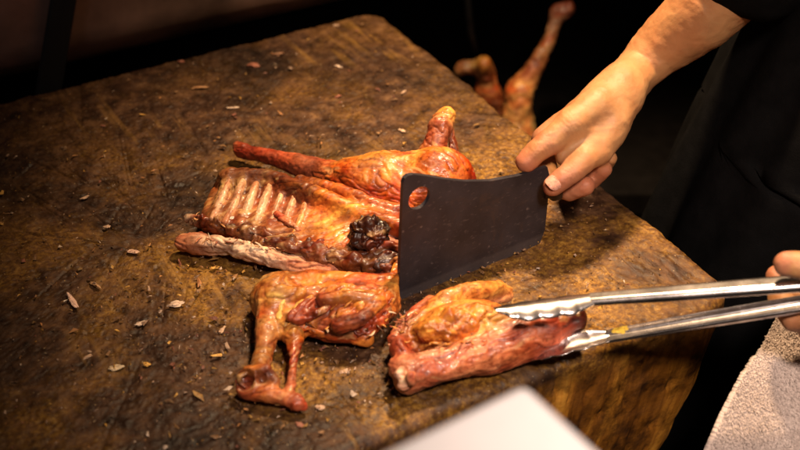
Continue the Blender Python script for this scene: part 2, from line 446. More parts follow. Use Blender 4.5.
# local x=E1, local y=-E2 would be right-handed; mesh y runs along E2, so mirror it
for v_ in me.vertices: v_.co.y = -v_.co.y
me.flip_normals()
blk.location = (BC[0], BC[1], ZT); blk.rotation_euler = (0, 0, ang)
tag(blk, 'thick greasy brown wooden chopping block covered in cut marks and scraps', 'chopping block')

# ---- sheet steel panel behind the block's back edge, with an upright black strip
ED = E1; EN = -E2
PAN = empty('steel_panel', (FAR + E1 * -.30 + EN * .045) * np.array([1, 1, 0]))
m_sheet = simple('tarnished_steel', (.22, .14, .115), .42, .3, 6, .8, .15, 60, rvar=.16)
pb = MB(); pc = FAR + E1 * -.40 + EN * .060; pc[2] = ZT + .196
tl = np.array([0, 0, 1.0]) * math.cos(.12) + EN * math.sin(.12)
pn = np.cross(tl, E1)                                  # across the sheet
if pn @ EN < 0: pn = -pn
prof_s = [(0, .30), (0, .10), (0, .0), (0, -.08), (0, -.155)] + [(.05 * (1 - math.cos(a)), -.155 - .05 * math.sin(a)) for a in np.linspace(.15, 1.57, 10)] + [(.085, -.205)]
for q_ in range(len(prof_s) - 1):
    (o0, h0), (o1, h1) = prof_s[q_], prof_s[q_ + 1]
    v4 = [pc + E1 * sx + pn * o + tl * h for sx in (-.40, .40) for o, h in ((o0, h0), (o1, h1))]
    pb.add(v4, [(0, 1, 3, 2)])
sm_ = pb.mesh('sheet', True); bm = __import__('bmesh').new(); bm.from_mesh(sm_); __import__('bmesh').ops.remove_doubles(bm, verts=bm.verts[:], dist=.0002); bm.to_mesh(sm_); bm.free()
sh_ = link('sheet', sm_, m_sheet, PAN); sh_.modifiers.new('thick', 'SOLIDIFY').thickness = .002
pb = MB(); pb.box(FAR + E1 * -.43 + EN * .095 - np.array([0, 0, .40]), .80, .03, .798, E1, EN, (0, 0, 1), .003)  # added panel support, painted black to stand in for the shaded gap
link('gap_backing', pb.mesh('gap_backing', False), simple('gap_black', (.004, .003, .003), .95), PAN); bpy.data.materials['gap_black'].node_tree.nodes['Principled BSDF'].inputs['Specular IOR Level'].default_value = .03
tag(PAN, 'dull brownish sheet steel panel standing along the block\'s back edge', 'steel panel')
bp = QY(62, 60, .34); 
bb = MB(); b0 = P(57, 118, -12); d0 = EN * .030
def wallpt(px, py, off):
    d = ray(px, py); o = pc - EN * off; nn = np.cross(tl, E1); return CAM + d * (np.dot(o - CAM, nn) / np.dot(d, nn))
t0, t1 = wallpt(73, -60, .016), wallpt(47, 100, .016)  # flat black strip, upright just in front of the sheet
dd = (t1 - t0) / np.linalg.norm(t1 - t0); bb.box((t0 + t1) / 2, np.linalg.norm(t1 - t0) + .03, .026, .010, dd, np.cross(np.cross(tl, E1), dd), np.cross(tl, E1), .003)
tag(link('black_strip', bb.mesh('black_strip'), simple('strip_black', (.003, .003, .003), .95), None, (t0 + t1) / 2), 'black upright strip against the steel panel at upper left', 'metal bar')

# ================================================================ MEAT
def T(pts, col, k=.006, sub=False):
    return Tube([P(a, b, c) for a, b, c, r in pts], [r for *_, r in pts], col, k, sub)
def EL(c, rad, ax, col, k=.006, sub=False, tilt=0):
    a = P(ax[0], ax[1], c[2]) - P(0 * ax[0] + c[0], c[1], c[2]); a[2] = np.linalg.norm(a) * tilt
    return Ell(P(*c), rad, a, col, k, sub)
VX = .0010

# --- A: upper leg with shank and upright stump
la = P(400, 190, 0)
A_ = empty('roast_thigh_joint', la)
pr = [T([(240, 150, 12, 6.5), (262, 155, 13, 7.2), (290, 162, 15, 9), (318, 172, 18, 12), (345, 180, 22, 16)], [RED, (.30, .04, .014), (.38, .06, .02), ROSE, ORANGE], .008),
      T([(237, 146, 14, 4.5), (243, 150, 12, 7.5)], ROSE, .004), T([(240, 153, 9, 5), (250, 155, 10, 6)], DEEP, .004),
      EL((398, 186, 20), (58, 32, 27), (470, 190), ORANGE, .012),
      EL((378, 178, 26), (36, 22, 22), (440, 170), ORANGE, .010),
      EL((440, 180, 26), (32, 26, 30), (470, 178), ORANGE, .010),
      T([(345, 172, 30, 8), (390, 168, 36, 9), (432, 164, 40, 9)], [AMBER, YELLOW, AMBER], .010),
      T([(330, 186, 12, 9), (370, 200, 14, 9), (405, 210, 14, 10)], [ROSE, ORANGE, ORANGE], .008)]
st_ = [T([(430, 163, 32, 15), (436, 144, 46, 11), (441, 126, 58, 9.5)], [ORANGE, (.28, .05, .018), (.34, .07, .025)], .010), T([(441, 128, 57, 9), (446, 116, 64, 8.5)], [ROSE, AMBER], .006),
       T([(424, 158, 36, 6), (434, 136, 52, 4)], [BROWN, RED], .006), T([(452, 140, 40, 4), (456, 160, 30, 7)], [RED, BROWN], .006), T([(449, 118, 58, 3), (452, 132, 48, 3), (453, 148, 38, 4)], [BROWN, DEEP, BROWN], .004)]
flesh('stump', st_, .0010, MEAT, A_, seed=4, fiber=(.2, 0, 1), ridge=.0012, char=.3)
flesh('thigh', pr, VX, MEAT, A_, seed=12, fiber=P(330, 180) - P(240, 150), char=.35, mott=.3)
flesh('bone_end', [T([(441, 117, 64, 5), (448, 113, 66, 5.5)], [CREAM, AMBER])], .0009, MEAT, A_, seed=8)
tag(A_, 'glazed orange roast leg with thin red shank and upright stump, behind the ribs', 'roast meat')

# --- B: rib rack
B_ = empty('rib_rack', P(300, 225, 0))
sp0, sp1 = (205, 229), (400, 268)
def lerp(a, b, t): return tuple(np.array(a) * (1 - t) + np.array(b) * t)
ridge = [(0, (225, 176, 32)), (.25, (270, 176, 36)), (.5, (318, 194, 38)), (.75, (360, 212, 34)), (1, (402, 226, 30))]
spine = [(0, (206, 223, 20)), (.25, (246, 233, 22)), (.5, (300, 246, 22)), (.75, (350, 258, 20)), (1, (402, 266, 18))]
def pl(tab, t):
    for i in range(len(tab) - 1):
        if t <= tab[i + 1][0] + 1e-9:
            return lerp(tab[i][1], tab[i + 1][1], (t - tab[i][0]) / (tab[i + 1][0] - tab[i][0]))
pr = []
for i in range(34):
    t = i / 33; a, b = pl(ridge, t), pl(spine, t)
    m1, m2 = lerp(a, b, .33), lerp(a, b, .68)
    c = [BROWN, (.30, .09, .022), (.40, .13, .035), (.26, .08, .022)] if t < .5 else [ORANGE, ORANGE, AMBER, ORANGE]
    pr.append(T([(a[0], a[1], a[2], 4), (m1[0], m1[1], m1[2] - 12, 6), (m2[0], m2[1], m2[2] - 12, 7), (b[0], b[1], b[2] - 6, 6.5)], c, .007))
pr += [T([(x, y, h - 1.5, 3.2) for _, (x, y, h) in ridge], [TAN, BROWN, ORANGE, ORANGE, RED], .006),
       T([(300, 180, 34, 4), (340, 190, 36, 5), (372, 204, 34, 6), (405, 212, 30, 7)], [BROWN, ORANGE, RED, ORANGE], .005),
       T([(345, 205, 30, 4), (375, 215, 30, 5), (405, 222, 28, 5)], [ORANGE, ROSE, PINK], .004),
       EL((350, 232, 14), (40, 26, 14), (400, 240), AMBER, .012)]
RIBJ = [(0, 0, 0, 1), (1, -1, .6, .95), (-.6, .8, -.4, 1.1), (.8, 0, .3, .9), (-.5, -1, .2, 1.05), (.4, 1, -.5, .85), (0, -.5, .3, 1), (1, 1, -.3, .8), (0, 0, -1, .7)]
def ribpath(i):
    q = i / 8; jx, jy, jh, jw = RIBJ[i]
    a = (231 + 13.6 * i + jx, 173.5 + 1.9 * i + jy, 34 + 2 * q); b = (213 + 13.4 * i - jx, 219 + 2.9 * i - jy, 19)
    m1, m2 = lerp(a, b, .33), lerp(a, b, .7); w = (3.7 - .9 * q) * jw; dn = .9 + 2.4 * q - jh
    return a, m1, m2, b, w, dn
for i in range(9):
    a, m1, m2, b, w, dn = ribpath(i)
    pr.append(T([(a[0], a[1], a[2] - dn - 1, w * .9 + 1), (m1[0] + 1, m1[1], m1[2] - .3 - dn, w + 1.2), (m2[0] + 1.5, m2[1], m2[2] + .1 - dn, w * 1.1 + 1.2), (b[0], b[1], b[2] + 3.5 - dn, w + 1)], [(.34, .12, .035), (.46, .19, .07), (.48, .20, .08), (.36, .13, .045)], .005))
flesh('flank', pr, VX, MEAT, B_, seed=13, char=.35, mott=.32)
# ribs, each its own mesh
for i in range(9):
    a, m1, m2, b, w, dn = ribpath(i)
    cr = [(.42, .17, .06), (.62, .35, .19), (.68, .42, .26), (.48, .21, .10)] if i < 6 else [ORANGE, (.56, .26, .10), (.52, .23, .08), ORANGE]
    flesh('rib', [T([(a[0], a[1], a[2] - dn, w * .8), (m1[0] + 1, m1[1], m1[2] + 2.0 - dn, w), (m2[0] + 1.5, m2[1], m2[2] + 2.5 - dn, w * 1.1), (b[0], b[1], b[2] + 5 - dn, w * .9)], cr)],
          .0008, MEAT, B_, seed=30 + i, lump=.0008, lf=30, mott=.15, hue=.15, streak=.25, ridge=.0003, med=.0002, fiber=P(*b) - P(*a), dark=.4)
flesh('rib', [T([(276, 214, 27, 3.4), (288, 222, 26, 3.8), (298, 229, 25, 3.2)], [PINK, CREAM, PINK])], .0009, MEAT, B_, seed=47, mott=.2)
# backbone: knobbly vertebrae
pr = [T([(187, 218, 14, 3.2), (205, 222, 18, 6), (250, 235, 20, 6.5), (300, 249, 20, 7.5), (350, 261, 19, 9), (402, 270, 16, 10)], [(.6, .42, .28), BROWN, BROWN, (.28, .09, .03), BROWN, BROWN], .006)]
for i in range(1, 15):
    t = i / 14; x = 190 + 205 * t; y = 217 + 51 * t
    pr.append(EL((x + rng.normal(0, 1), y - 4 + rng.normal(0, 1), 23 + rng.normal(0, 1.5)), (rng.uniform(4, 6.5), rng.uniform(3.5, 5), rng.uniform(4, 6)), (x + 10, y + rng.normal(0, 6)), [BROWN, DEEP, TAN, CHAR][i % 4], .003))
flesh('backbone', pr, VX, MEAT, B_, seed=51, lump=.002, lf=110, ridge=.002, char=.5, mott=.35)
pr = [T([(184, 243, 9, 8), (200, 242, 10, 8.5)], [PINK, PINK], .003),
      T([(196, 243, 11, 8.5), (230, 247, 13, 7), (270, 259, 12, 7), (310, 267, 11, 6.5), (350, 272, 10, 6), (392, 276, 9, 6)], [PINK, (.66, .42, .28), (.68, .43, .29), PINK, ROSE, BROWN], .006),
      T([(212, 239, 17, 3.5), (248, 245, 18, 3.5), (275, 255, 17, 3), (292, 263, 14, 2)], [(.68, .43, .29), (.68, .43, .29), (.66, .40, .26), PINK], .003), T([(240, 241, 14, 2), (262, 248, 17, 2.5), (284, 252, 15, 2)], [(.68, .43, .29), (.7, .45, .3), PINK], .002), T([(298, 258, 13, 2.5), (322, 266, 13, 3), (340, 268, 11, 2)], [(.68, .43, .29), PINK, ROSE], .003),
      T([(238, 246, 12, 4), (262, 260, 8, 3.5), (274, 262, 7, 2.5)], [(.68, .43, .29), PINK, PINK], .003),
      T([(345, 272, 9, 5), (352, 277, 6, 3)], [ROSE, BROWN], .003),
      T([(372, 270, 11, 6), (384, 279, 6, 4)], [BROWN, BROWN], .003)]
flesh('loin_strip', pr, VX, DRY, B_, seed=57, lump=.0011, lf=60, med=.0005, ridge=.0014, famp=.0007, mott=.3, dark=.4, hue=.25, fiber=P(390, 268) - P(200, 240))
pr = [EL((368, 234, 34), (17, 15, 15), (390, 236), CHAR, .006), EL((362, 229, 40), (8, 8, 7), (380, 229), BROWN, .004), EL((376, 240, 36), (9, 8, 8), (390, 240), BROWN, .004),
      EL((362, 244, 30), (8, 7, 7), (380, 244), CHAR, .004), EL((381, 229, 34), (7, 7, 6), (390, 229), CHAR, .004)]
flesh('kidney', pr, VX, MEAT, B_, seed=63, mott=.5, lump=.004, lf=120, ridge=.003)
pr = [T([(372, 252, 26, 6), (388, 250, 28, 7), (404, 250, 26, 8)], [BROWN, DEEP, BROWN], .005), T([(380, 262, 22, 7), (404, 262, 20, 8)], [CHAR, BROWN], .005), T([(366, 262, 18, 5), (392, 273, 12, 6)], [BROWN, DEEP], .005)]
flesh('charred_trim', pr, VX, MEAT, B_, seed=67, lump=.003, lf=110, ridge=.0025, char=.6, mott=.45)
tag(B_, 'opened roast rib rack with bare pale ribs and a charred kidney', 'roast meat')

# --- C: front shoulder with folded shank
C_ = empty('roast_shoulder', P(320, 320, 0))
pr = [EL((325, 301, 15), (58, 26, 16), (395, 303), ORANGE, .01),
      EL((352, 310, 17), (34, 27, 18), (392, 300), RED, .008),
      T([(272, 287, 18, 9), (310, 281, 24, 8), (350, 281, 26, 7), (384, 280, 24, 5.5)], [AMBER, ORANGE, ORANGE, ORANGE], .006),
      T([(276, 302, 24, 8), (300, 293, 30, 6), (318, 289, 31, 4)], [YELLOW, YELLOW, AMBER], .004),
      T([(292, 322, 16, 8), (330, 330, 14, 7), (366, 338, 9, 7)], [AMBER, AMBER, ORANGE], .006),
      T([(322, 300, 34, 6), (350, 296, 38, 5), (372, 300, 34, 7)], [RED, ORANGE, ORANGE], .005),
      T([(340, 325, 26, 7), (362, 318, 32, 6), (380, 303, 32, 6)], [DEEP, RED, ORANGE], .004),
      T([(378, 315, 20, 8), (390, 290, 24, 6), (396, 268, 24, 3.5), (399, 257, 26, 2)], [AMBER, AMBER, ORANGE, ORANGE], .005),
      EL((306, 311, 34), (16, 13, 9), (330, 318), DEEP, .006, True),
      EL((276, 296, 18), (16, 20, 18), (290, 300), (.62, .27, .06), .008),
      T([(273, 300, 18, 12), (268, 330, 15, 8.5), (264, 352, 13, 7.8), (259, 370, 12, 8.5)], [TAN, (.60, .22, .06), (.60, .22, .06), ORANGE], .006),
      T([(284, 306, 20, 8), (280, 330, 14, 5)], [YELLOW, (.62, .4, .12)], .005),
      T([(291, 324, 15, 11), (294, 342, 13, 6.2), (293, 362, 11, 3.6), (290, 390, 10, 3.6)], [AMBER, ORANGE, RED, ROSE], .006),
      EL((248, 381, 12), (10, 8.5, 10), (262, 384), RED, .004),
      T([(250, 371, 18, 4.5), (266, 370, 19, 5), (274, 381, 13, 5)], [ORANGE, RED, BROWN], .004),
      T([(246, 391, 8, 6), (268, 394, 9, 7), (284, 399, 8, 5.6), (296, 403, 8, 6), (302, 406, 6, 3.6)], [RED, (.50, .15, .04), (.55, .2, .07), ROSE, RED], .004),
      EL((243, 379, 19), (7, 7.5, 9), (250, 381), CHAR, .003, True)]
flesh('shoulder', pr, VX, MEAT, C_, seed=73, char=.45, mott=.36)
flesh('crisp_skin', [EL((352, 304, 25), (33, 20, 11), (392, 297), (.33, .065, .015), .006), EL((368, 318, 20), (20, 15, 10), (390, 300), (.36, .07, .02), .005), EL((338, 296, 29), (16, 9, 7), (360, 292), ORANGE, .005), T([(340, 318, 29, 3), (362, 306, 33, 3.5), (386, 288, 30, 3)], [ORANGE, AMBER, ORANGE], .003), T([(352, 327, 24, 3), (374, 315, 27, 3), (388, 298, 27, 3)], [DEEP, ORANGE, ORANGE], .003),
       EL((322, 308, 33), (9, 7, 7), (330, 312), CHAR, .005, True), EL((360, 328, 26), (8, 5, 6), (372, 322), DEEP, .005, True)], .0009, MEAT, C_, seed=76, lump=.0022, lf=70, ridge=.0030, med=.0009, char=.6, mott=.5, dark=.9, fiber=P(390, 285) - P(330, 320))
flesh('fat_strands', [T([(278, 318, 23, 3.4), (284, 300, 28, 4), (300, 292, 30, 3.5), (316, 289, 30, 2.4)], [YELLOW, (.74, .46, .14), YELLOW, AMBER]), T([(290, 318, 24, 2.6), (298, 305, 29, 2.8), (312, 298, 32, 2.2)], [AMBER, YELLOW, AMBER], .003),
       T([(283, 322, 21, 4), (290, 335, 16, 3), (291, 348, 11, 2)], [YELLOW, (.66, .45, .18), AMBER], .003), T([(300, 326, 20, 3), (318, 331, 17, 3), (340, 337, 12, 3), (364, 341, 8, 2.5)], [AMBER, YELLOW, (.7, .42, .18), AMBER], .003)],
      .0009, MEAT, C_, seed=79, lump=.0012, lf=80, ridge=.0008, dark=.3, mott=.2)
flesh('muscle', [T([(292, 318, 27, 5), (304, 309, 28, 7), (318, 299, 30, 5)], [DEEP, (.30, .045, .015), DEEP], .004), T([(300, 322, 24, 4), (316, 314, 29, 5), (330, 306, 31, 4)], [RED, DEEP, RED], .004)], .0009, MEAT, C_, seed=80, lump=.0018, lf=80, hue=.25, dark=.5, fiber=P(318, 299) - P(292, 318))
flesh('bone_end', [T([(246, 374, 18, 2.6), (240, 377, 17, 2.6), (240, 383, 13, 2.6), (245, 387, 11, 2.4)], [BROWN, TAN, BROWN, DEEP])], .0008, MEAT, C_, seed=75)
flesh('fat_flap', [T([(328, 296, 32, 3), (345, 291, 34, 3.2), (362, 292, 33, 2.6)], [YELLOW, AMBER, AMBER]), T([(345, 291, 33, 2.5), (352, 303, 34, 2.2), (349, 316, 29, 2)], [AMBER, ORANGE, RED], .004), T([(318, 331, 14, 3), (336, 336, 12, 2.5), (330, 328, 18, 2.5)], [CREAM, AMBER, YELLOW], .004)], .0009, MEAT, C_, seed=78, mott=.3)
tag(C_, 'dark red glazed roast shoulder with folded shank pointing toward the viewer', 'roast meat')

# --- D: piece held by the tongs
D_ = empty('roast_shank_piece', P(480, 345, 0))
fd = P(570, 322) - P(410, 372)
pr = [T([(412, 374, 15, 13), (436, 369, 15, 10.5), (470, 359, 17, 11), (508, 344, 20, 14), (544, 329, 22, 16.5), (568, 321, 22, 12)], [PINK, ROSE, (.60, .18, .07), (.66, .17, .055), (.56, .13, .06), DEEP], .006),
      T([(420, 358, 22, 5), (452, 352, 24, 5), (490, 338, 28, 6), (530, 322, 32, 7)], [PINK, (.62, .22, .10), (.64, .20, .08), ROSE], .003),
      T([(455, 370, 9, 6), (495, 363, 10, 8), (530, 350, 12, 8)], [PINK, PINK, ROSE], .004),
      EL((408, 380, 13), (11, 9, 12), (420, 376), PINK, .004), EL((400, 368, 18), (8, 9, 9), (404, 360), ROSE, .004),
      EL((404, 350, 20), (10, 11, 12), (410, 340), RED, .005),
      EL((460, 327, 23), (40, 20, 19), (515, 313), AMBER, .006),
      T([(428, 314, 24, 7), (446, 299, 30, 7.5), (476, 291, 27, 8), (498, 288, 20, 6.5), (508, 291, 14, 4.5)], [ORANGE, AMBER, YELLOW, AMBER, AMBER], .004),
      T([(452, 310, 16, 5), (480, 303, 15, 5), (508, 297, 11, 4.5)], [ROSE, PINK, PINK], .004),
      T([(395, 340, 16, 6), (401, 324, 21, 5), (414, 312, 24, 5), (430, 301, 27, 4.5)], [RED, PINK, (.5, .10, .04), PINK], .003),
      T([(402, 338, 24, 3), (410, 322, 28, 3), (424, 313, 28, 3)], [PINK, RED, ROSE], .002),
      T([(488, 322, 32, 8), (520, 314, 32, 6.5), (550, 309, 30, 6)], [AMBER, PINK, ROSE], .005),
      EL((416, 336, 32), (10, 9, 13), (425, 330), DEEP, .005, True),
      EL((574, 318, 24), (9, 11, 11), (580, 316), CHAR, .005)]
flesh('shank', pr, VX, MEAT, D_, seed=83, lump=.0008, lf=28, med=.0001, ridge=.0006, dark=.55, famp=.0004, hue=.34, fiber=fd, char=.28, mott=.3)
flesh('bone_end', [EL((404, 384, 19), (6, 4, 6), (412, 382), (.70, .42, .28), .003), EL((400, 373, 24), (6, 4, 5), (404, 369), (.70, .42, .28), .003), EL((411, 378, 27), (4, 4, 6), (412, 370), PINK, .003)], .0009, MEAT, D_, seed=85)
flesh('crisp_skin', [EL((455, 323, 33), (31, 15, 12), (502, 310), (.58, .16, .02), .004), EL((436, 327, 34), (12, 9, 8), (450, 322), AMBER, .004), EL((480, 316, 35), (12, 8, 7), (500, 310), AMBER, .004)], .0009, MEAT, D_, seed=88, mott=.45, char=.35, ridge=.0006, med=.0016, lump=.0022, lf=110, fine=.0005, dark=.6)
tag(D_, 'pink and orange roast shank piece gripped in the steel tongs', 'roast meat')

# --- torn fibres along the cuts
def shreds(parent, pts, n, cols, seed, spread=6, L0=7, name='torn_fibres', w0=.6):
    rg_ = np.random.default_rng(seed); V_, F_, C_l = [], [], []
    for _ in range(n):
        i = rg_.integers(0, len(pts) - 1); t = rg_.uniform(); q = lerp(pts[i], pts[i + 1], t)
        p = P(q[0] + rg_.normal(0, spread), q[1] + rg_.normal(0, spread * .5), q[2] + rg_.normal(0, 1.2))
        a = rg_.uniform(0, 6.28) if rg_.uniform() < .5 else rg_.normal(.25, .5); L = rg_.uniform(.4, 1.3) * L0 / 1000
        d = np.array([math.cos(a), math.sin(a), rg_.normal(.1, .45)]); bend = rg_.normal(0, .5, 3) * L
        m = MB(); r = rg_.uniform(.6, 1.7) * w0 / 1000
        P_ = [p + d * L * (k / 5 - .5) + bend * (k / 5 - .5) ** 2 for k in range(6)]
        m.tube(P_, [r * .5, r, r * 1.15, r, r * .7, r * .2], 7, rg_.uniform(.35, .8)); b0 = len(V_)
        V_ += m.v; F_ += [tuple(x + b0 for x in f) for f in m.f]; c = np.array(cols[rg_.integers(0, len(cols))]) * rg_.uniform(.6, 1.1); C_l += [c] * len(m.v)
    me = mesh_from(name, V_, F_); set_col(me, np.clip(np.array(C_l), 0, 1)); return link(name, me, MEAT, parent)
shreds(B_, [(190, 216, 20), (250, 232, 23), (310, 248, 23), (360, 257, 24)], 45, [BROWN, TAN, CHAR, BROWN, DEEP], 1, 4, 5)
shreds(B_, [(200, 240, 20), (250, 244, 21), (320, 258, 19), (390, 272, 16)], 40, [PINK, ROSE, TAN, (.7, .5, .36)], 2, 4, 7, 'loose_fibres')
shreds(C_, [(320, 300, 31), (350, 298, 36), (380, 296, 28)], 28, [ORANGE, AMBER, DEEP, RED], 3, 10, 7)
shreds(C_, [(290, 320, 24), (330, 331, 20), (368, 334, 18), (386, 312, 26)], 30, [AMBER, CREAM, ORANGE, BROWN], 4, 4, 7, 'loose_fibres')
shreds(D_, [(396, 345, 24), (402, 325, 28), (420, 308, 30)], 24, [PINK, RED, ROSE, DEEP, AMBER], 5, 5, 6)
shreds(D_, [(425, 345, 29), (470, 342, 30), (515, 325, 36)], 16, [AMBER, PINK, AMBER, ORANGE], 6, 4, 8, 'loose_fibres')
shreds(A_, [(350, 200, 22), (400, 214, 22)], 18, [ORANGE, RED, AMBER], 7, 5, 12)

# --- background pieces on a dark counter
m_dc = simple('dark_counter', (.010, .0085, .008), .95); m_dc.node_tree.nodes['Principled BSDF'].inputs['Specular IOR Level'].default_value = .03
CH = -.33
ct = MB(); ct.box((.36, .95, ZT + CH - .02), 1.3, .80, .04, bev=.004)
CT = empty('back_counter', (.36, .95, 0)); link('counter_top', ct.mesh('counter_top', False), m_dc, CT)
ct = MB(); ct.box((.36, .95, (ZT + CH - .042) / 2), 1.24, .74, ZT + CH - .043); link('cabinet', ct.mesh('cabinet', False), m_floor, CT)
tag(CT, 'dark counter in the shadows behind the chopping block', 'counter')
def TQ(pts, col, k=.008): return Tube([QY(a, b, c) for a, b, c, r in pts], [r for *_, r in pts], col, k)
bg = [TQ([(562, 10, .70, 12), (556, 22, .69, 9), (545, 48, .67, 11), (531, 74, .65, 15), (520, 92, .63, 20), (516, 120, .62, 24), (520, 150, .60, 28), (530, 185, .60, 34)], [(.52, .2, .14), (.40, .16, .08), (.60, .24, .09), (.40, .15, .05), (.75, .32, .09), (.80, .38, .11), (.4, .15, .05), BROWN]), TQ([(567, 8, .70, 10), (558, 11, .70, 10)], ROSE)]
G_ = empty('roast_haunch', QY(520, 185, .6) * np.array([1, 1, 0]) + np.array([0, 0, ZT + CH]))
flesh('haunch', bg, .0022, MEAT, G_, seed=93, lump=.003, lf=40, mott=.4, char=.3, dark=.4)
tag(G_, 'out-of-focus roast haunch with its shank pointing up behind the block', 'roast meat')
bg = [TQ([(464, 68, .66, 13), (478, 68, .66, 15), (486, 76, .66, 16), (490, 100, .66, 22), (492, 130, .66, 34)], [(.4, .15, .05), (.6, .26, .09), (.7, .3, .09), (.3, .1, .03), BROWN]), TQ([(483, 62, .65, 9), (488, 76, .65, 9)], [AMBER, RED])]
H_ = empty('roast_chunk', QY(490, 140, .66) * np.array([1, 1, 0]) + np.array([0, 0, ZT + CH]))
flesh('chunk', bg, .0022, MEAT, H_, seed=97, lump=.004, lf=40, mott=.4, char=.4, dark=.5)
tag(H_, 'small blurred roast chunk left of the upright haunch', 'roast meat')

rd = MB(); rd.tube([QY(478, 62, .69), QY(470, 30, .69), QY(462, -60, .69)], .0055, 12)
tag(link('metal_rod', rd.mesh('metal_rod'), simple('rod_black', (.006, .005, .005), .5), None, QY(478, 62, .69)), 'thin dark rod rising above the small roast chunk', 'metal rod')

# ================================================================ CLEAVER
m_blade, nt, b = mat('carbon_steel'); vec = coords(nt)
n1 = noise(nt, vec, 22, 6, .6); n2 = noise(nt, vec, 240, 4, .6)
c = ramp(nt, n1, [(.3, (.046, .040, .048)), (.55, (.080, .069, .082)), (.75, (.12, .104, .120))])
sp_ = ramp(nt, noise(nt, vec, 130, 2, .4), [(.72, (0, 0, 0)), (.78, (1, 1, 1))])
mpc = node(nt, 'ShaderNodeMapping'); mpc.inputs['Rotation'].default_value = (0, .5, .577); mpc.inputs['Scale'].default_value = (12, 300, 420); nt.links.new(vec, mpc.inputs['Vector'])
scr = ramp(nt, noise(nt, mpc.outputs['Vector'], 1.0, 3, .6), [(.60, (0, 0, 0)), (.70, (1, 1, 1))]); c = mix(nt, math_(nt, 'MULTIPLY', scr, .22), c, (.34, .29, .29))
gre = ramp(nt, noise(nt, vec, 46, 5, .62, .8), [(.55, (0, 0, 0)), (.66, (1, 1, 1))]); c = mix(nt, math_(nt, 'MULTIPLY', gre, .3), c, (.13, .085, .065))
c = mix(nt, math_(nt, 'MULTIPLY', sp_, .4), c, (.45, .40, .40))
szc = node(nt, 'ShaderNodeSeparateXYZ'); nt.links.new(vec, szc.inputs[0]); ed_ = node(nt, 'ShaderNodeMapRange'); ed_.inputs['From Min'].default_value = .011; ed_.inputs['From Max'].default_value = .008; nt.links.new(math_(nt, 'ADD', szc.outputs['Z'], math_(nt, 'MULTIPLY', n2, .002)), ed_.inputs['Value'])
c = mix(nt, math_(nt, 'MULTIPLY', ed_.outputs[0], .22), c, (.30, .26, .26)); nt.links.new(c, b.inputs['Base Color'])
b.inputs['Metallic'].default_value = .65; nt.links.new(ramp(nt, n1, greys(.30, .58)), b.inputs['Roughness']); bump(nt, b, n2, .12, .0008)
CL = empty('cleaver', B0)
LB = np.linalg.norm(_b1 - B0) + .006
def s_of(px, py):
    p = V(px, py, 0); r = p - B0; return (r @ BU, p[2] - ZT)
top_px = [(402, 182), (403.5, 177.5), (407, 174.5), (412, 173.5), (425, 175), (445, 178.5), (465, 180.5), (490, 180), (515, 175.5), (535, 169.5), (546, 166)]
prof = [s_of(*q) for q in top_px]
hs = prof[-1][0]
out = [(0.0, -.004), (-.0005, .03)] + [(prof[0][0], prof[0][1])] + prof[1:] + [(hs + .004, prof[-1][1] - .012), (hs + .004, .012), (hs, -.001), (hs * .6, -.003), (hs * .3, -.0045)]
import bmesh
def blade_mesh():
    bm = bmesh.new(); out2 = []
    for i, q in enumerate(out): out2.append(q)
    hc = s_of(418, 197); hr = .0098
    hole = [(hc[0] + hr * math.cos(a), hc[1] + hr * math.sin(a)) for a in np.linspace(0, 2 * math.pi, 28, endpoint=False)]
    from mathutils.geometry import tessellate_polygon
    poly = [Vector((x, y, 0)) for x, y in out2]; hol = [Vector((x, y, 0)) for x, y in hole]
    tri = tessellate_polygon([poly, hol]); allp = poly + hol; n = len(poly); nh = len(hol)
    def thick(y): return .0004 + .0014 * min(1, max(0, (y + .004) / .03))
    fr = [bm.verts.new(tuple(B0 + BU * q.x + np.array([0, 0, q.y]) + BN * thick(q.y))) for q in allp]
    bk = [bm.verts.new(tuple(B0 + BU * q.x + np.array([0, 0, q.y]) - BN * thick(q.y))) for q in allp]
    for t in tri:
        try: bm.faces.new([fr[i] for i in t]); bm.faces.new([bk[i] for i in reversed(t)])
        except ValueError: pass
    for i in range(n):
        j = (i + 1) % n; bm.faces.new([fr[i], fr[j], bk[j], bk[i]])
    for i in range(nh):
        j = (i + 1) % nh; bm.faces.new([fr[n + i], fr[n + j], bk[n + j], bk[n + i]])
    bmesh.ops.recalc_face_normals(bm, faces=bm.faces[:])
    me = bpy.data.meshes.new('blade'); bm.to_mesh(me); bm.free(); return me
link('blade', blade_mesh(), m_blade, CL)
hh = MB(); HZ = .050
def hp(s, t=0, h=HZ): return B0 + BU * s + BN * t + np.array([0, 0, h])
hh.tube([hp(hs + .0), hp(hs + .006), hp(hs + .008), hp(hs + .03), hp(hs + .050), hp(hs + .056), hp(hs + .058)], [.005, .006, .0095, .0105, .0105, .009, .005], 20)
link('handle', hh.mesh('handle'), simple('dark_handle_wood', (.035, .016, .008), .5, 0, 30, .5, .2, 200, (1, 1, 1)), CL)
tag(CL, 'wide dark steel cleaver with a round hole, standing edge-down on the block', 'cleaver')

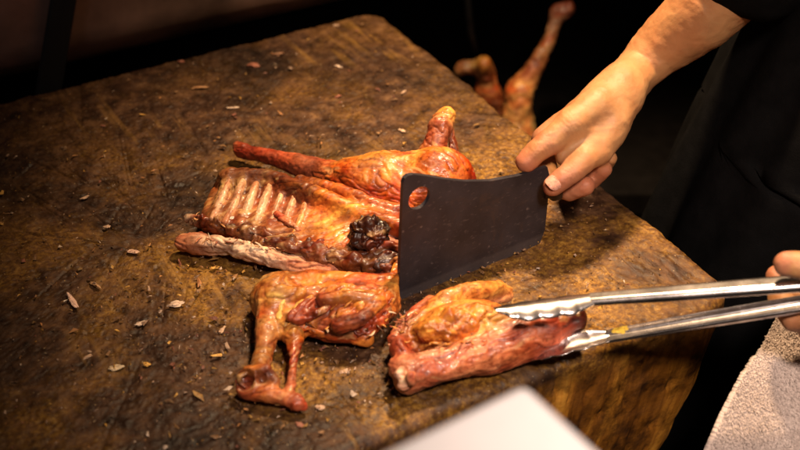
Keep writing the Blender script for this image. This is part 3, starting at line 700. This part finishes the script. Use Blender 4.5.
# ================================================================ TONGS
m_tong, nt, b = mat('stainless'); vec = coords(nt)
n1 = noise(nt, vec, 30, 5, .6); n2 = noise(nt, vec, 160, 4, .7)
nt.links.new(ramp(nt, n2, [(.3, (.42, .38, .37)), (.6, (.66, .61, .60))]), b.inputs['Base Color']); b.inputs['Metallic'].default_value = 1
nt.links.new(ramp(nt, n1, greys(.16, .36)), b.inputs['Roughness']); bump(nt, b, n2, .05, .0005)
HNG = P(1110, 256, 124)
def arm(tip, neck, sgn, head_w, name):
    # sgn: +1 upper arm (opens away), -1 lower arm
    mb = MB(); hb_ = MB()
    tip, neck = np.array(tip), np.array(neck)
    d = (HNG - neck); L = np.linalg.norm(d); d /= L
    o = OPEN - d * (OPEN @ d); o /= np.linalg.norm(o); w = np.cross(d, o)
    # channel section sweep: outer plate with two flanges turned inward
    secs = [(0, .0065, .002), (.02, .0065, .0045), (.05, .0070, .0052), (.14, .0078, .0056), (.25, .0082, .0058), (L, .0085, .006)]
    th = .0010; rows = []
    for s_, hw, fl_ in secs:
        c0 = neck + d * s_ + o * sgn * .002
        prof_ = []
        for k in range(-7, 8):
            a = k / 7.0
            # rounded C: plate then flange
            if abs(a) < .55: x, y = a / .55 * (hw - .0035), 0.0
            elif abs(a) < .8:
                q = (abs(a) - .55) / .25 * math.pi / 2; x = math.copysign(hw - .0035 + .0035 * math.sin(q), a); y = -.0035 * (1 - math.cos(q))
            else: x = math.copysign(hw, a); y = -.0035 - (abs(a) - .8) / .2 * max(0.0005, fl_ - .0035)
            prof_.append((x, y))
        rows.append([(c0 + w * x + o * sgn * y, c0 + w * (x - math.copysign(th, x) * (abs(x) > hw - .002)) + o * sgn * (y - th)) for x, y in prof_])
    n = 15; v = []; f = []
    for r in rows: v += [q[0] for q in r] + [q[1] for q in r]
    for i in range(len(rows) - 1):
        a0, b0_ = i * 2 * n, (i + 1) * 2 * n
        for k in range(n - 1):
            f.append((a0 + k, a0 + k + 1, b0_ + k + 1, b0_ + k)); f.append((a0 + n + k, b0_ + n + k, b0_ + n + k + 1, a0 + n + k + 1))
        f.append((a0, b0_, b0_ + n, a0 + n)); f.append((a0 + n - 1, a0 + 2 * n - 1, b0_ + 2 * n - 1, b0_ + n - 1))
    mb.add(v, f); am = link(name, mb.mesh(name), m_tong, TG)
    # scalloped head: shallow spoon
    hd = (neck - tip); LH = np.linalg.norm(hd); hd /= LH
    oh = OPEN - hd * (OPEN @ hd); oh /= np.linalg.norm(oh); wh = np.cross(hd, oh)
    NS, NW = 60, 13; v = []; f = []
    for i in range(NS):
        s_ = i / (NS - 1) * (LH + .006)
        e = math.sin(min(1, s_ / (LH * .34)) * math.pi / 2)
        hw = (.0015 + (head_w - .0015) * e); neckf = max(0, min(1, (s_ - LH * .80) / (LH * .26))); hw = hw * (1 - neckf) + .0062 * neckf
        if .12 < s_ / LH < .86: hw += .0018 * abs(math.sin(math.pi * s_ / .0155)) - .0009
        for lay in (0, 1):
            for k in range(NW):
                a = -1 + 2 * k / (NW - 1)
                dep = .0055 * e * (1 - .6 * neckf)
                y = -dep * a * a - .0009 * lay
                v.append(tip + hd * s_ + wh * a * hw + oh * sgn * (y + .002))
    for i in range(NS - 1):
        a0, b0_ = i * 2 * NW, (i + 1) * 2 * NW
        for k in range(NW - 1):
            f.append((a0 + k, a0 + k + 1, b0_ + k + 1, b0_ + k)); f.append((a0 + NW + k, b0_ + NW + k, b0_ + NW + k + 1, a0 + NW + k + 1))
        f.append((a0, b0_, b0_ + NW, a0 + NW)); f.append((a0 + NW - 1, a0 + 2 * NW - 1, b0_ + 2 * NW - 1, b0_ + NW - 1))
    f.append(tuple(range(NW)) + tuple(range(2 * NW - 1, NW - 1, -1)))
    hb_.add(v, f); h = link('gripping_head', hb_.mesh('gripping_head'), m_tong, None)
    h.parent = am; h.data.transform(Matrix.Translation(-TG.location))
    return am, neck, d, o, w
TG = empty('tongs', P(600, 320, 0))
up_tip, up_neck = P(494, 311, 56), P(590, 298, 58)
lo_tip, lo_neck = P(530, 358, 9), P(606, 338, 22)
OPEN = (up_neck - lo_neck); OPEN /= np.linalg.norm(OPEN)
arm(up_tip, up_neck, 1, .0115, 'arm'); LA = arm(lo_tip, lo_neck, -1, .0105, 'arm')
hm = MB(); wv = np.cross((HNG - up_neck) / np.linalg.norm(HNG - up_neck), OPEN); hm.tube([HNG - wv * .014, HNG + wv * .014], .006, 16); link('hinge_pin', hm.mesh('hinge_pin'), m_tong, TG)
tag(TG, 'long stainless steel tongs with scalloped tips holding the shank piece', 'tongs')

# ================================================================ PERSON
SK = (.43, .205, .085); SKR = (.42, .165, .088); KN = (.40, .17, .082); NAIL = (.62, .34, .25)
def VT(pts, k=.005, col=SK):
    return Tube([V(a, b, c) for a, b, c, r in pts], [r for *_, r in pts], [q if isinstance(q, tuple) else SK for q in (col if isinstance(col, list) else [col] * len(pts))], k)
WR = V(621, 88, -14)
E_R = W(.395, .15, .285); S_R = W(.50, .27, .53)
def PW(px, py, h): return P(px, py, h)
hand = [Tube([WR, PW(640, 68, 118), PW(660, 48, 133), PW(700, 15, 165), PW(742, -30, 205), E_R], [17, 20, 24, 31, 36, 38], SK, .012),
        Tube([E_R, S_R * .5 + E_R * .5], [38, 44], SK, .02),
        # metacarpals
        VT([(621, 88, -14, 16), (596, 106, -6, 15), (573, 123, -4, 12)], .012), VT([(621, 86, -20, 15), (598, 100, -20, 14), (580, 113, -20, 11.5)], .012),
        VT([(624, 86, -26, 14), (606, 99, -33, 13), (594, 112, -38, 11)], .012), VT([(626, 90, -28, 13), (616, 104, -40, 12), (608, 116, -48, 10)], .012),
        # thumb
        VT([(622, 100, -6, 15), (614, 122, 6, 14.5), (598, 150, 14, 11.5)], .012), VT([(598, 150, 14, 11.2), (586, 159, 18, 10.2), (573, 171, 19, 9.6), (562, 179, 18, 9.4), (553, 186, 17, 8.4)], .006, [SK, SK, KN, SKR, SKR]),
        # index along the spine
        VT([(573, 123, -4, 12), (556, 136, -4, 10.6), (546, 144, -4, 10.4), (536, 152, -4, 9.6), (526, 162, -5, 8.6)], .006, [SK, SK, KN, SK, SKR]),
        # middle
        VT([(580, 113, -20, 11.2), (560, 124, -30, 9.6), (543, 138, -32, 9.4), (545, 160, -28, 8.8), (553, 186, -12, 8.4), (569, 191, 8, 8.4), (585, 186, 19, 8.2)], .004, [SK, SK, KN, SK, SK, SKR, SKR]),
        # ring
        VT([(594, 112, -38, 10.4), (580, 126, -45, 9.4), (572, 140, -44, 9), (574, 166, -30, 8.4), (578, 186, -12, 8), (591, 180, 10, 8), (603, 169, 19, 7.6)], .004, [SK, SK, KN, SK, SK, SKR, SKR]),
        # little finger
        VT([(608, 116, -48, 9), (600, 134, -50, 8), (598, 150, -44, 7.6), (602, 166, -34, 7), (606, 164, -22, 6.8), (610, 158, -14, 6.4)], .004),
        # web between thumb and index
        VT([(606, 134, 6, 12), (588, 141, 4, 11), (574, 151, 4, 9.5), (564, 157, 2, 7)], .010)]
# nail on the thumb
nd = V(549, 189, 15) - V(565, 177, 15)
nv, nf = None, None
fine1 = sdf_mesh(hand, .0013)
CRE = [(V(570, 172, 24), V(553, 186, 15) - V(598, 150, 14), .008, .0026), (V(545, 144, 2), V(526, 162, -5) - V(573, 123, -4), .008, .0026), (V(534, 153, 2), V(526, 162, -5) - V(556, 136, -4), .006, .0022), (V(571, 124, 4), V(526, 162, -5) - V(573, 123, -4), .010, .0034)]
def finish(v, f, prims, it=3, lump=.0004):
    v = relax(v, f, it); n = vnormals(v, f); c = colour(prims, v, .003)
    cr = 0
    for c_, d_, rr_, wl in CRE:
        d_ = d_ / np.linalg.norm(d_); rel = v - c_; al = rel @ d_ + .0012 * fbm(v * 150, 2, 12)
        cr = cr + np.exp(-(np.linalg.norm(rel, axis=1) / (rr_ * 1.3)) ** 2) * np.clip(np.cos(al * 2 * np.pi / wl), -.2, 1) ** 3
    vein = np.clip(1 - np.abs(fbm(v * np.array([26, 26, 26]), 2, 41)), 0, 1) ** 8
    v = v + n * (lump * fbm(v * 90, 3, 5) + .00010 * fbm(v * 420, 2, 15) - .00032 * cr + .0004 * vein)[:, None]
    c = c * (1 - .16 * np.clip(cr, 0, 1)[:, None] * np.array([.6, 1, 1.1]))
    red = np.clip(fbm(v * 38, 3, 52), -1, 1)[:, None]; c = c * (1 - .14 * red * np.array([.15, 1, 1.25]))
    c = c * (1 + .10 * fbm(v * 60, 3, 7))[:, None]
    return v, f, c
# left hand on the tongs
def PT(pts, k=.005, col=SK): return Tube([P(a, b, c) + np.array([0, o_, 0]) for a, b, c, o_, r in pts], [r for *_, r in pts], [q if isinstance(q, tuple) else SK for q in (col if isinstance(col, list) else [col] * len(pts))], k)
WL = W(.420, -.215, .028); E_L = W(.62, -.22, .085); S_L = W(.52, -.09, .53)
lh = [Tube([WL, (WL * 2 + E_L) / 3, E_L], [19, 27, 36], SK, .012), Tube([E_L, (E_L + S_L) / 2], [36, 42], SK, .02),
      PT([(786, 264, 100, 0, 8.6), (797, 265, 101, 0, 9.6), (812, 268, 101, 0, 10), (840, 275, 100, -.005, 11.5)], .006, [SKR, SK, KN, SK]), Tube([P(840, 275, 100) + np.array([0, -.005, 0]), (WL + P(840, 275, 100)) / 2, WL], [12, 15, 17], SK, .012),
      PT([(860, 300, 78, -.01, 12), (830, 312, 62, -.008, 10), (795, 319, 50, 0, 9.8), (786, 313, 50, .016, 8.6), (790, 305, 58, .034, 8)], .005, [SK, SK, KN, SK, SKR]), Tube([P(860, 300, 78) + np.array([0, -.01, 0]), WL], [13, 17], SK, .014),
      PT([(872, 318, 70, -.008, 11.5), (845, 334, 50, -.004, 9.6), (815, 339, 38, .004, 9.4), (808, 330, 40, .022, 8.4), (812, 320, 50, .036, 8)], .005), Tube([P(872, 318, 70) + np.array([0, -.008, 0]), WL], [12, 17], SK, .014),
      PT([(880, 334, 60, -.004, 11), (858, 352, 42, 0, 9.2), (834, 354, 30, .010, 8.8), (828, 344, 34, .024, 8), (832, 334, 44, .036, 7.6)], .005), Tube([P(880, 334, 60), WL], [12, 16], SK, .014),
      PT([(884, 350, 52, .004, 10), (870, 366, 36, .008, 8), (852, 366, 28, .016, 7.6), (848, 356, 32, .028, 7)], .005), Tube([P(884, 350, 52), WL], [11, 15], SK, .014)]
fine2 = sdf_mesh(lh, .0014)
# coarse figure: head, neck, torso, hips, legs
HEADC = W(.46, .09, .82)
fig = [Tube([W(.50, .09, .50), W(.47, .09, .30), W(.45, .09, .06), W(.46, .09, -.08)], [118, 118, 118, 125], SK, .06),
       Tube([S_R - np.array([0, .03, 0]), S_L + np.array([0, .03, 0])], [62, 62], SK, .06), Tube([W(.50, .09, .55), W(.475, .09, .70)], [60, 55], SK, .04),
       Ell(HEADC, (98, 76, 116), (1, 0, 0), SK, .03), Ell(HEADC + np.array([-.03, 0, -.06]), (70, 58, 60), (1, 0, 0), SK, .03),
       Tube([HEADC + np.array([-.098, 0, .01]), HEADC + np.array([-.118, 0, -.03])], [9, 14], SK, .012),
       Ell(HEADC + np.array([.0, .076, -.005]), (18, 8, 30), (1, 0, 0), SK, .006), Ell(HEADC + np.array([.0, -.076, -.005]), (18, 8, 30), (1, 0, 0), SK, .006),
       Ell(HEADC + np.array([-.092, .032, .012]), (10, 16, 11), (1, 0, 0), SK, .008, True), Ell(HEADC + np.array([-.092, -.032, .012]), (10, 16, 11), (1, 0, 0), SK, .008, True),
       Ell(HEADC + np.array([-.086, .032, .010]), (11, 12, 11), (1, 0, 0), (.5, .45, .4), .002), Ell(HEADC + np.array([-.086, -.032, .010]), (11, 12, 11), (1, 0, 0), (.5, .45, .4), .002),
       Tube([HEADC + np.array([-.094, .022, -.066]), HEADC + np.array([-.098, -.022, -.066])], [8, 8], (.42, .14, .10), .008),
       Tube([S_R, (S_R + E_R) / 2], [55, 43], SK, .03), Tube([S_L, (S_L + E_L) / 2], [55, 42], SK, .03),
       Tube([W(.46, .17, -.10), W(.45, .19, -.40), W(.47, .19, -.70)], [82, 60, 42], SK, .05), Tube([W(.46, .01, -.10), W(.45, -.01, -.40), W(.47, -.01, -.70)], [82, 60, 42], SK, .05),
       Tube([W(.48, .19, -.76), W(.36, .20, -.77)], [32, 26], SK, .03), Tube([W(.48, -.01, -.76), W(.36, -.02, -.77)], [32, 26], SK, .03)]
vs_, fs_, cs_, off = [], [], [], 0
for (v, f), prims, it in ((fine1, hand, 3), (fine2, lh, 3), (sdf_mesh(fig, .006), fig, 2)):
    v, f, c = finish(v, f, prims, it); vs_.append(v); fs_.append(f + off); cs_.append(c); off += len(v)
PR = empty('person', W(.46, .09, -ZT))
me = mesh_from('body', np.concatenate(vs_), np.concatenate(fs_)); set_col(me, np.clip(np.concatenate(cs_), 0, 1)); body = link('body', me, SKIN, PR)
# thumb nail, seated on the thumb's back facing the viewer
tv = V(554, 185.0, 17); ndir = (V(546, 189, 15) - V(562, 178, 15)); ndir /= np.linalg.norm(ndir)
vw = CAM - tv + np.array([-.25, 0, .15]); vw -= ndir * (vw @ ndir); vw /= np.linalg.norm(vw); side = np.cross(ndir, vw)
nv = []; nf = []
NR, NA = 6, 24
for lay in range(NR + 1):
    r_ = lay / NR
    for k in range(NA):
        a = 2 * math.pi * k / NA; ca, sa = math.cos(a), math.sin(a)
        sx = math.copysign(abs(ca) ** .7, ca) * .0078 * r_; sy = math.copysign(abs(sa) ** .7, sa) * .0066 * r_
        hgt = math.sqrt(max(0, .0094 ** 2 - sy ** 2)) - .0007 * r_ ** 4 + .0001
        nv.append(tv + ndir * (sx + .0005) + side * sy + vw * hgt)
for lay in range(NR):
    for k in range(NA): nf.append((lay * NA + k, lay * NA + (k + 1) % NA, (lay + 1) * NA + (k + 1) % NA, (lay + 1) * NA + k))
me = mesh_from('thumbnail', nv, nf); set_col(me, np.array([.46, .22, .16])); nl = link('thumbnail', me, meat_mat('nail', .5, .6, .05), PR)
# clothing
m_black = simple('black_cloth', (.0032, .003, .0032), .9, 0, 60, .4, .4, 700); m_black.node_tree.nodes['Principled BSDF'].inputs['Specular IOR Level'].default_value = .08
def cloth(name, prims, vox, it=3, m=m_black):
    v, f = sdf_mesh(prims, vox); v = relax(v, f, it); n = vnormals(v, f); v = v + n * (.006 * fbm(v * 14, 3, 77))[:, None]
    return link(name, mesh_from(name, v, f), m, PR)
SL = E_R * .78 + S_R * .22
cloth('shirt', [Tube([W(.50, .09, .50), W(.47, .09, .30), W(.455, .09, .0)], [135, 135, 135], SK, .06), Tube([S_R - np.array([0, .03, 0]), S_L + np.array([0, .03, 0])], [75, 75], SK, .06),
      Tube([S_R, E_R, PW(757, -38, 214)], [66, 52, 49], SK, .03), Tube([S_L, E_L * .7 + S_L * .3], [66, 54], SK, .03)], .006)  # right sleeve drawn past the elbow, black cloth standing in for arm shadow
cloth('trousers', [Tube([W(.46, .16, -.08), W(.455, .19, -.40), W(.47, .19, -.73)], [100, 78, 62], SK, .05), Tube([W(.46, .02, -.08), W(.455, -.01, -.40), W(.47, -.01, -.73)], [100, 78, 62], SK, .05)], .007)
av, af = [], []; NU, NV_ = 70, 90
for j in range(NV_):
    h = .36 - .86 * j / (NV_ - 1)
    for i in range(NU):
        a = math.pi + (-1 + 2 * i / (NU - 1)) * (1.15 if h > .05 else 1.75)
        rx = .160 + .05 * sstep(.2, -.3, h); ry = .165 + .03 * sstep(.2, -.3, h)
        fold = .008 * math.sin(a * 9 + h * 3) * sstep(.15, -.3, h) + .004 * math.sin(a * 17 - h * 6)
        av.append(W(.485 - .05 * sstep(.3, -.1, h) + (rx + fold) * math.cos(a), .09 + (ry + fold) * math.sin(a), h))
for j in range(NV_ - 1):
    for i in range(NU - 1): af.append((j * NU + i, j * NU + i + 1, (j + 1) * NU + i + 1, (j + 1) * NU + i))
ap = link('apron', mesh_from('apron', av, af), m_black, PR); md = ap.modifiers.new('thick', 'SOLIDIFY'); md.thickness = .003
hp_ = [Ell(HEADC + np.array([.022, 0, .03]), (98, 84, 108), (1, 0, 0), SK), Ell(HEADC + np.array([-.09, 0, -.05]), (80, 70, 85), (1, 0, 0), SK, .01, True)]
cloth('hair', hp_, .006)
tag(PR, 'person in black clothes chopping with the right hand, tongs in the left', 'person')

# ================================================================ TOWEL
m_tow, nt, b = mat('terry_cloth'); vec = coords(nt)
n1 = noise(nt, vec, 1000, 4, .7); n2 = noise(nt, vec, 26, 4, .6)
nt.links.new(mix(nt, 1.0, ramp(nt, n1, [(.3, (.46, .37, .335)), (.65, (.66, .55, .50))]), ramp(nt, n2, [(.3, (.75, .72, .70)), (.7, (1, 1, 1))]), 'MULTIPLY'), b.inputs['Base Color'])
b.inputs['Roughness'].default_value = .95; b.inputs['Sheen Weight'].default_value = .25; bump(nt, b, n1, .25, .001)
edge = [(803, 288), (789, 300), (777, 318), (767, 338), (757, 356), (746, 376), (735, 398), (724, 420), (714, 444), (702, 472), (690, 510)]
TWY = -.150; tv_, tf_ = [], []; NU, NV_ = 300, 420
ev = [QY(x, y, -.10 - .15 * k / (len(edge) - 1)) for k, (x, y) in enumerate(edge)]; es = np.linspace(0, 1, len(ev)); ev = np.array(ev)
for j in range(NV_):
    t = j / (NV_ - 1); e = np.array([np.interp(t, es, ev[:, k]) for k in range(3)])
    for i in range(NU):
        u = i / (NU - 1); x = e[0] + u * (.44 - e[0] + .02)
        y = e[1] + .026 * math.sin(4.3 * u + .7 + 1.2 * t) * (.4 + t) * u ** .5 + .012 * math.sin(10 * u + 2.2 * t) * t * min(1, u * 4) - .018 * (1 - (1 - min(1, u * 5)) ** 2)
        tv_.append((x, y, e[2] + .012 * math.sin(2.5 * u)))
tv_ = np.array(tv_)
tv_ += np.c_[.0001 * fbm(tv_ * 700, 1, 3), .0003 * fbm(tv_ * 600, 1, 4), .0001 * fbm(tv_ * 700, 1, 5)]
tvo = tv_.copy()
for j in range(NV_ - 1):
    for i in range(NU - 1): tf_.append((j * NU + i, (j + 1) * NU + i, (j + 1) * NU + i + 1, j * NU + i + 1))
tw = link('towel', mesh_from('towel', tv_, tf_), m_tow, None, W(.36, TWY, -.1)); md = tw.modifiers.new('thick', 'SOLIDIFY'); md.thickness = .005; md.offset = -1
pv, pf = [], []; G_t = tvo.reshape(NV_, NU, 3)
for _ in range(100000):
    j = int(rng.integers(1, NV_ - 1)); i = int(min(NU - 2, abs(rng.normal(0, .55)) * NU)) if rng.uniform() < .5 else int(rng.integers(0, NU - 1))
    p = G_t[j, min(i, NU - 2)] + np.array([rng.normal(0, .0006), 0, rng.normal(0, .0006)])
    nrm_ = np.array([rng.normal(-.25 if i < 25 else 0, .55), -1.0, rng.normal(-.2, .55)]); nrm_ /= np.linalg.norm(nrm_); L = rng.uniform(.0010, .0026); r = rng.uniform(.0003, .0006)
    sx_ = np.cross(nrm_, (0, 0, 1)); sx_ /= np.linalg.norm(sx_); sz_ = np.cross(sx_, nrm_); n = len(pv); q = p - nrm_ * .0006
    pv += [q + sx_ * r, q + sz_ * r, q - sx_ * r, q - sz_ * r]; m_ = p + nrm_ * L * .7 + sx_ * rng.normal(0, .0005)
    pv += [m_ + sx_ * r * .8, m_ + sz_ * r * .8, m_ - sx_ * r * .8, m_ - sz_ * r * .8, p + nrm_ * L]
    for k in range(4): k2 = (k + 1) % 4; pf += [(n + k, n + k2, n + 4 + k2, n + 4 + k), (n + 4 + k, n + 4 + k2, n + 8)]
tp = link('terry_pile', mesh_from('terry_pile', pv, pf), m_tow, None); tp.parent = tw; tp.data.transform(Matrix.Translation(-tw.location)); tp['kind'] = 'stuff'
tag(tw, 'off-white terry towel hanging below the hand that holds the tongs', 'towel')

# ================================================================ FOREGROUND COUNTER
c0 = P(525, 380, 250); cl_ = P(375, 452, 250) - c0; cl_ /= np.linalg.norm(cl_); cr_ = np.array([-cl_[1], cl_[0], 0])
m_white = simple('white_enamel', (.80, .77, .78), .35, 0, 9, .09, .03, 60)
FC = empty('serving_counter', (c0 + (cl_ + cr_) * .17) * np.array([1, 1, 0]))
cb = MB(); cb.box(c0 + (cl_ + cr_) * .17 - np.array([0, 0, .012]), .34, .34, .024, cl_, cr_, (0, 0, 1), .005); link('counter_top', cb.mesh('counter_top'), m_white, FC)
cb = MB(); q = c0 + (cl_ + cr_) * .17; q[2] = (ZT + .226) / 2 ; cb.box(q, .31, .31, ZT + .226 - .002, cl_, cr_, (0, 0, 1), .003); link('cabinet', cb.mesh('cabinet', False), simple('counter_steel', (.3, .3, .3), .4, .8), FC)
tag(FC, 'bright white square counter corner, blurred, in the foreground', 'counter')

# ================================================================ SCRAPS
def scrap(px, py, L, Wd, H, angp, col, label, seed, h=0, fn='food_scrap', cat='food scrap', grp='scraps on the chopping block', rough=.25, where=None):
    c = P(px, py, h) if where is None else where
    bm = bmesh.new(); bmesh.ops.create_icosphere(bm, subdivisions=4, radius=1)
    v = np.array([q.co[:] for q in bm.verts]); f = [[w.index for w in q.verts] for q in bm.faces]; bm.free()
    v = v * (1 + 2.0 * rough * fbm(v * 1.5 + seed * 3.1, 3, seed))[:, None].clip(.35, 2); v[:, 2] *= .6
    v = v * np.array([L, Wd, H]) / 2000.0
    v[:, 2] += .12 * L / 1000 * (v[:, 0] / (L / 2000.0)) ** 2 * ((seed % 3) - 1) * .35
    a = math.radians(angp); Rm = np.array([[math.cos(a), -math.sin(a), 0], [math.sin(a), math.cos(a), 0], [0, 0, 1]])
    v = v @ Rm.T; v[:, 2] -= np.percentile(v[:, 2], 6); v = v + c
    me = mesh_from(fn, v, f); cc = np.array(col) * (1 + .3 * fbm(v * 400, 2, seed))[:, None]; set_col(me, np.clip(cc, 0, 1))
    o = link(fn, me, DRY, None, c); tag(o, label, cat, grp); return o
PALE = (.52, .34, .23); BONE = (.62, .46, .35); RB = (.28, .10, .06)
SCR = [(253, 66, 18, 11, 8, -20, RB, 'largest reddish meat crumb near the block\'s back edge'),
       (278, 55, 14, 9, 7, 15, (.30, .15, .08), 'brown curled meat crumb right of the reddish one'),
       (201, 88, 24, 6, 4, 8, (.42, .22, .10), 'long tan sliver near the back edge at left'),
       (232, 108, 16, 4, 3, 5, BONE, 'thin pale sliver above the red shank\'s end'),
       (234, 115, 8, 5, 4, 30, RB, 'tiny red crumb just below the thin pale sliver'),
       (338, 67, 12, 6, 4, -35, BONE, 'pale chip in the middle of the block\'s back part'),
       (336, 26, 9, 7, 5, 20, PALE, 'pale crumb closest to the block\'s far corner'),
       (181, 62, 9, 7, 5, 0, RB, 'dark red crumb on the very back edge at left'),
       (338, 97, 9, 7, 5, 40, RB, 'pinkish crumb midway between far corner and roast leg'),
       (402, 131, 12, 5, 4, -40, PALE, 'curved pale chip left of the upright stump'),
       (72, 301, 26, 7, 5, -55, (.74, .48, .38), 'pale pink bone splinter, alone on the dark left side'),
       (134, 252, 14, 8, 4, -8, (.60, .38, .28), 'flat pinkish flake between bone splinter and rib rack'),
       (107, 227, 8, 7, 4, 30, PALE, 'small round pale crumb above the flat pinkish flake'),
       (85, 198, 11, 4, 3, 40, PALE, 'small slanted pale flake high on the dark left side'),
       (95, 285, 15, 6, 4, -35, (.42, .24, .12), 'tan sliver just above the bone splinter'),
       (176, 305, 15, 9, 5, 25, BONE, 'white shred of fat left of the folded shank'),
       (141, 324, 12, 6, 4, 35, BONE, 'white chip below and left of the fat shred'),
       (88, 357, 10, 4, 3, 40, PALE, 'narrow pale chip below the bone splinter'),
       (115, 368, 13, 8, 3, 10, (.60, .46, .30), 'cream star-shaped flake in the lower left area'),
       (147, 365, 8, 6, 4, 10, YELLOW, 'yellow fat crumb right of the star-shaped flake'),
       (320, 408, 9, 7, 4, 0, PALE, 'pale crumb right of the folded shank\'s foot'),
       (222, 330, 12, 5, 3, 70, PALE, 'thin pale shred left of the roast shoulder'),
       (300, 425, 9, 5, 3, -20, RB, 'reddish crumb below the folded shank\'s foot'),
       (215, 268, 9, 5, 3, 15, YELLOW, 'yellowish crumb below the rib rack\'s left end'),
       (345, 372, 10, 6, 4, 20, PALE, 'pale crumb between shoulder and shank piece')]
for i, (x, y, L, w_, h_, an, c, lb) in enumerate(SCR): scrap(x, y, L * .70, w_ * .62, h_ * .6, an, c, lb, 100 + i)
# yellow fat on the tongs
an_, nk, d_, o_, w_ = LA
dpt = nk + d_ * .016
scrap(0, 0, 11, 7, 3.5, 25, (.80, .52, .06), 'bright yellow bit of fat stuck on the lower tong arm', 140, where=P(621, 331, 38), grp=None)
# uncountable crumbs
cv, cf, cc = [], [], []
def inside(p):
    q = np.array([(p - BC) @ E1, (p - BC) @ E2]); return rrect(q[None], HA - .02, HB - .02, .03)[0] < 0
for i in range(5200):
    if i % 5 < 3: p = P(rng.normal(330, 150), rng.normal(280, 95), 0)
    else: p = P(rng.uniform(-60, 720), rng.uniform(10, 450), 0)
    if not inside(p): continue
    L = abs(rng.normal(0, 1)) ** 1.5 * .0011 + .0004; w2 = L * rng.uniform(.2, .7); a = rng.uniform(0, 6.28); tz_ = rng.uniform(.0003, .0016)
    ax = np.array([math.cos(a), math.sin(a), rng.normal(0, .25)]); ay = np.array([-math.sin(a), math.cos(a), rng.normal(0, .25)])
    n = len(cv); z = np.array([0, 0, .0012 - .003 * 0])
    K = int(rng.integers(5, 8)); aa = np.sort(rng.uniform(0, 6.28, K)); rr_ = rng.uniform(.45, 1.1, K)
    pts = [p + z + ax * L * math.cos(q) * g + ay * w2 * math.sin(q) * g + np.array([0, 0, rng.uniform(0, .0008)]) for q, g in zip(aa, rr_)] + [p + z + np.array([0, 0, tz_ + .0006])]
    cv += pts; cf += [(n + k, n + (k + 1) % K, n + K) for k in range(K)] + [tuple(n + k for k in range(K - 1, -1, -1))]
    cb_ = [PALE, BONE, YELLOW, TAN, (.3, .16, .07), (.22, .11, .04), RB, (.36, .2, .06)][rng.integers(0, 8)]; cc += [np.array(cb_) * rng.uniform(.5, 1)] * (K + 1)
me = mesh_from('crumbs', cv, cf, False); set_col(me, np.clip(np.array(cc), 0, 1)); tag(link('crumbs', me, DRY), 'fine crumbs of meat, fat and wood strewn over the chopping block', 'crumbs', kind='stuff')

# ================================================================ CAMERA, LIGHT, WORLD
cam = bpy.data.cameras.new('camera'); co = bpy.data.objects.new('camera', cam); COL.objects.link(co)
co.location = CAM; co.rotation_euler = (math.pi / 2 - PITCH, 0, 0)
cam.sensor_width = 36; cam.lens = FPX / 800 * 36; cam.clip_end = 100; cam.clip_start = .05
cam.dof.use_dof = True; cam.dof.focus_distance = .955; cam.dof.aperture_fstop = 5.0
SC.camera = co
def aim(o, tgt): o.rotation_euler = (Vector(tgt) - o.location).to_track_quat('-Z', 'Y').to_euler()
def spot(name, loc, tgt, energy, color, size, blend, radius):
    l = bpy.data.lights.new(name, 'SPOT'); l.energy = energy; l.color = color; l.spot_size = math.radians(size); l.spot_blend = blend; l.shadow_soft_size = radius
    o = bpy.data.objects.new(name, l); COL.objects.link(o); o.location = loc; aim(o, tgt); return o
spot('heat_lamp', W(.17, .22, .95), W(.21, .12, 0), 74, (1, .69, .40), 70, .9, .045)
spot('front_lamp', W(.28, -.82, .98), W(.25, -.28, .03), 58, (1, .79, .65), 54, 1.0, .09)
spot('side_lamp', W(-.50, -.55, .95), W(-.36, .30, .22), 3.4, (1, .76, .72), 32, 1.0, .10)
w = bpy.data.worlds.new('World'); SC.world = w; w.use_nodes = True
bgn = w.node_tree.nodes['Background']; bgn.inputs[0].default_value = (1, .78, .62, 1); bgn.inputs[1].default_value = .016
SC.view_settings.view_transform = 'Standard'; SC.view_settings.look = 'None'; SC.view_settings.exposure = .4; SC.view_settings.gamma = 1
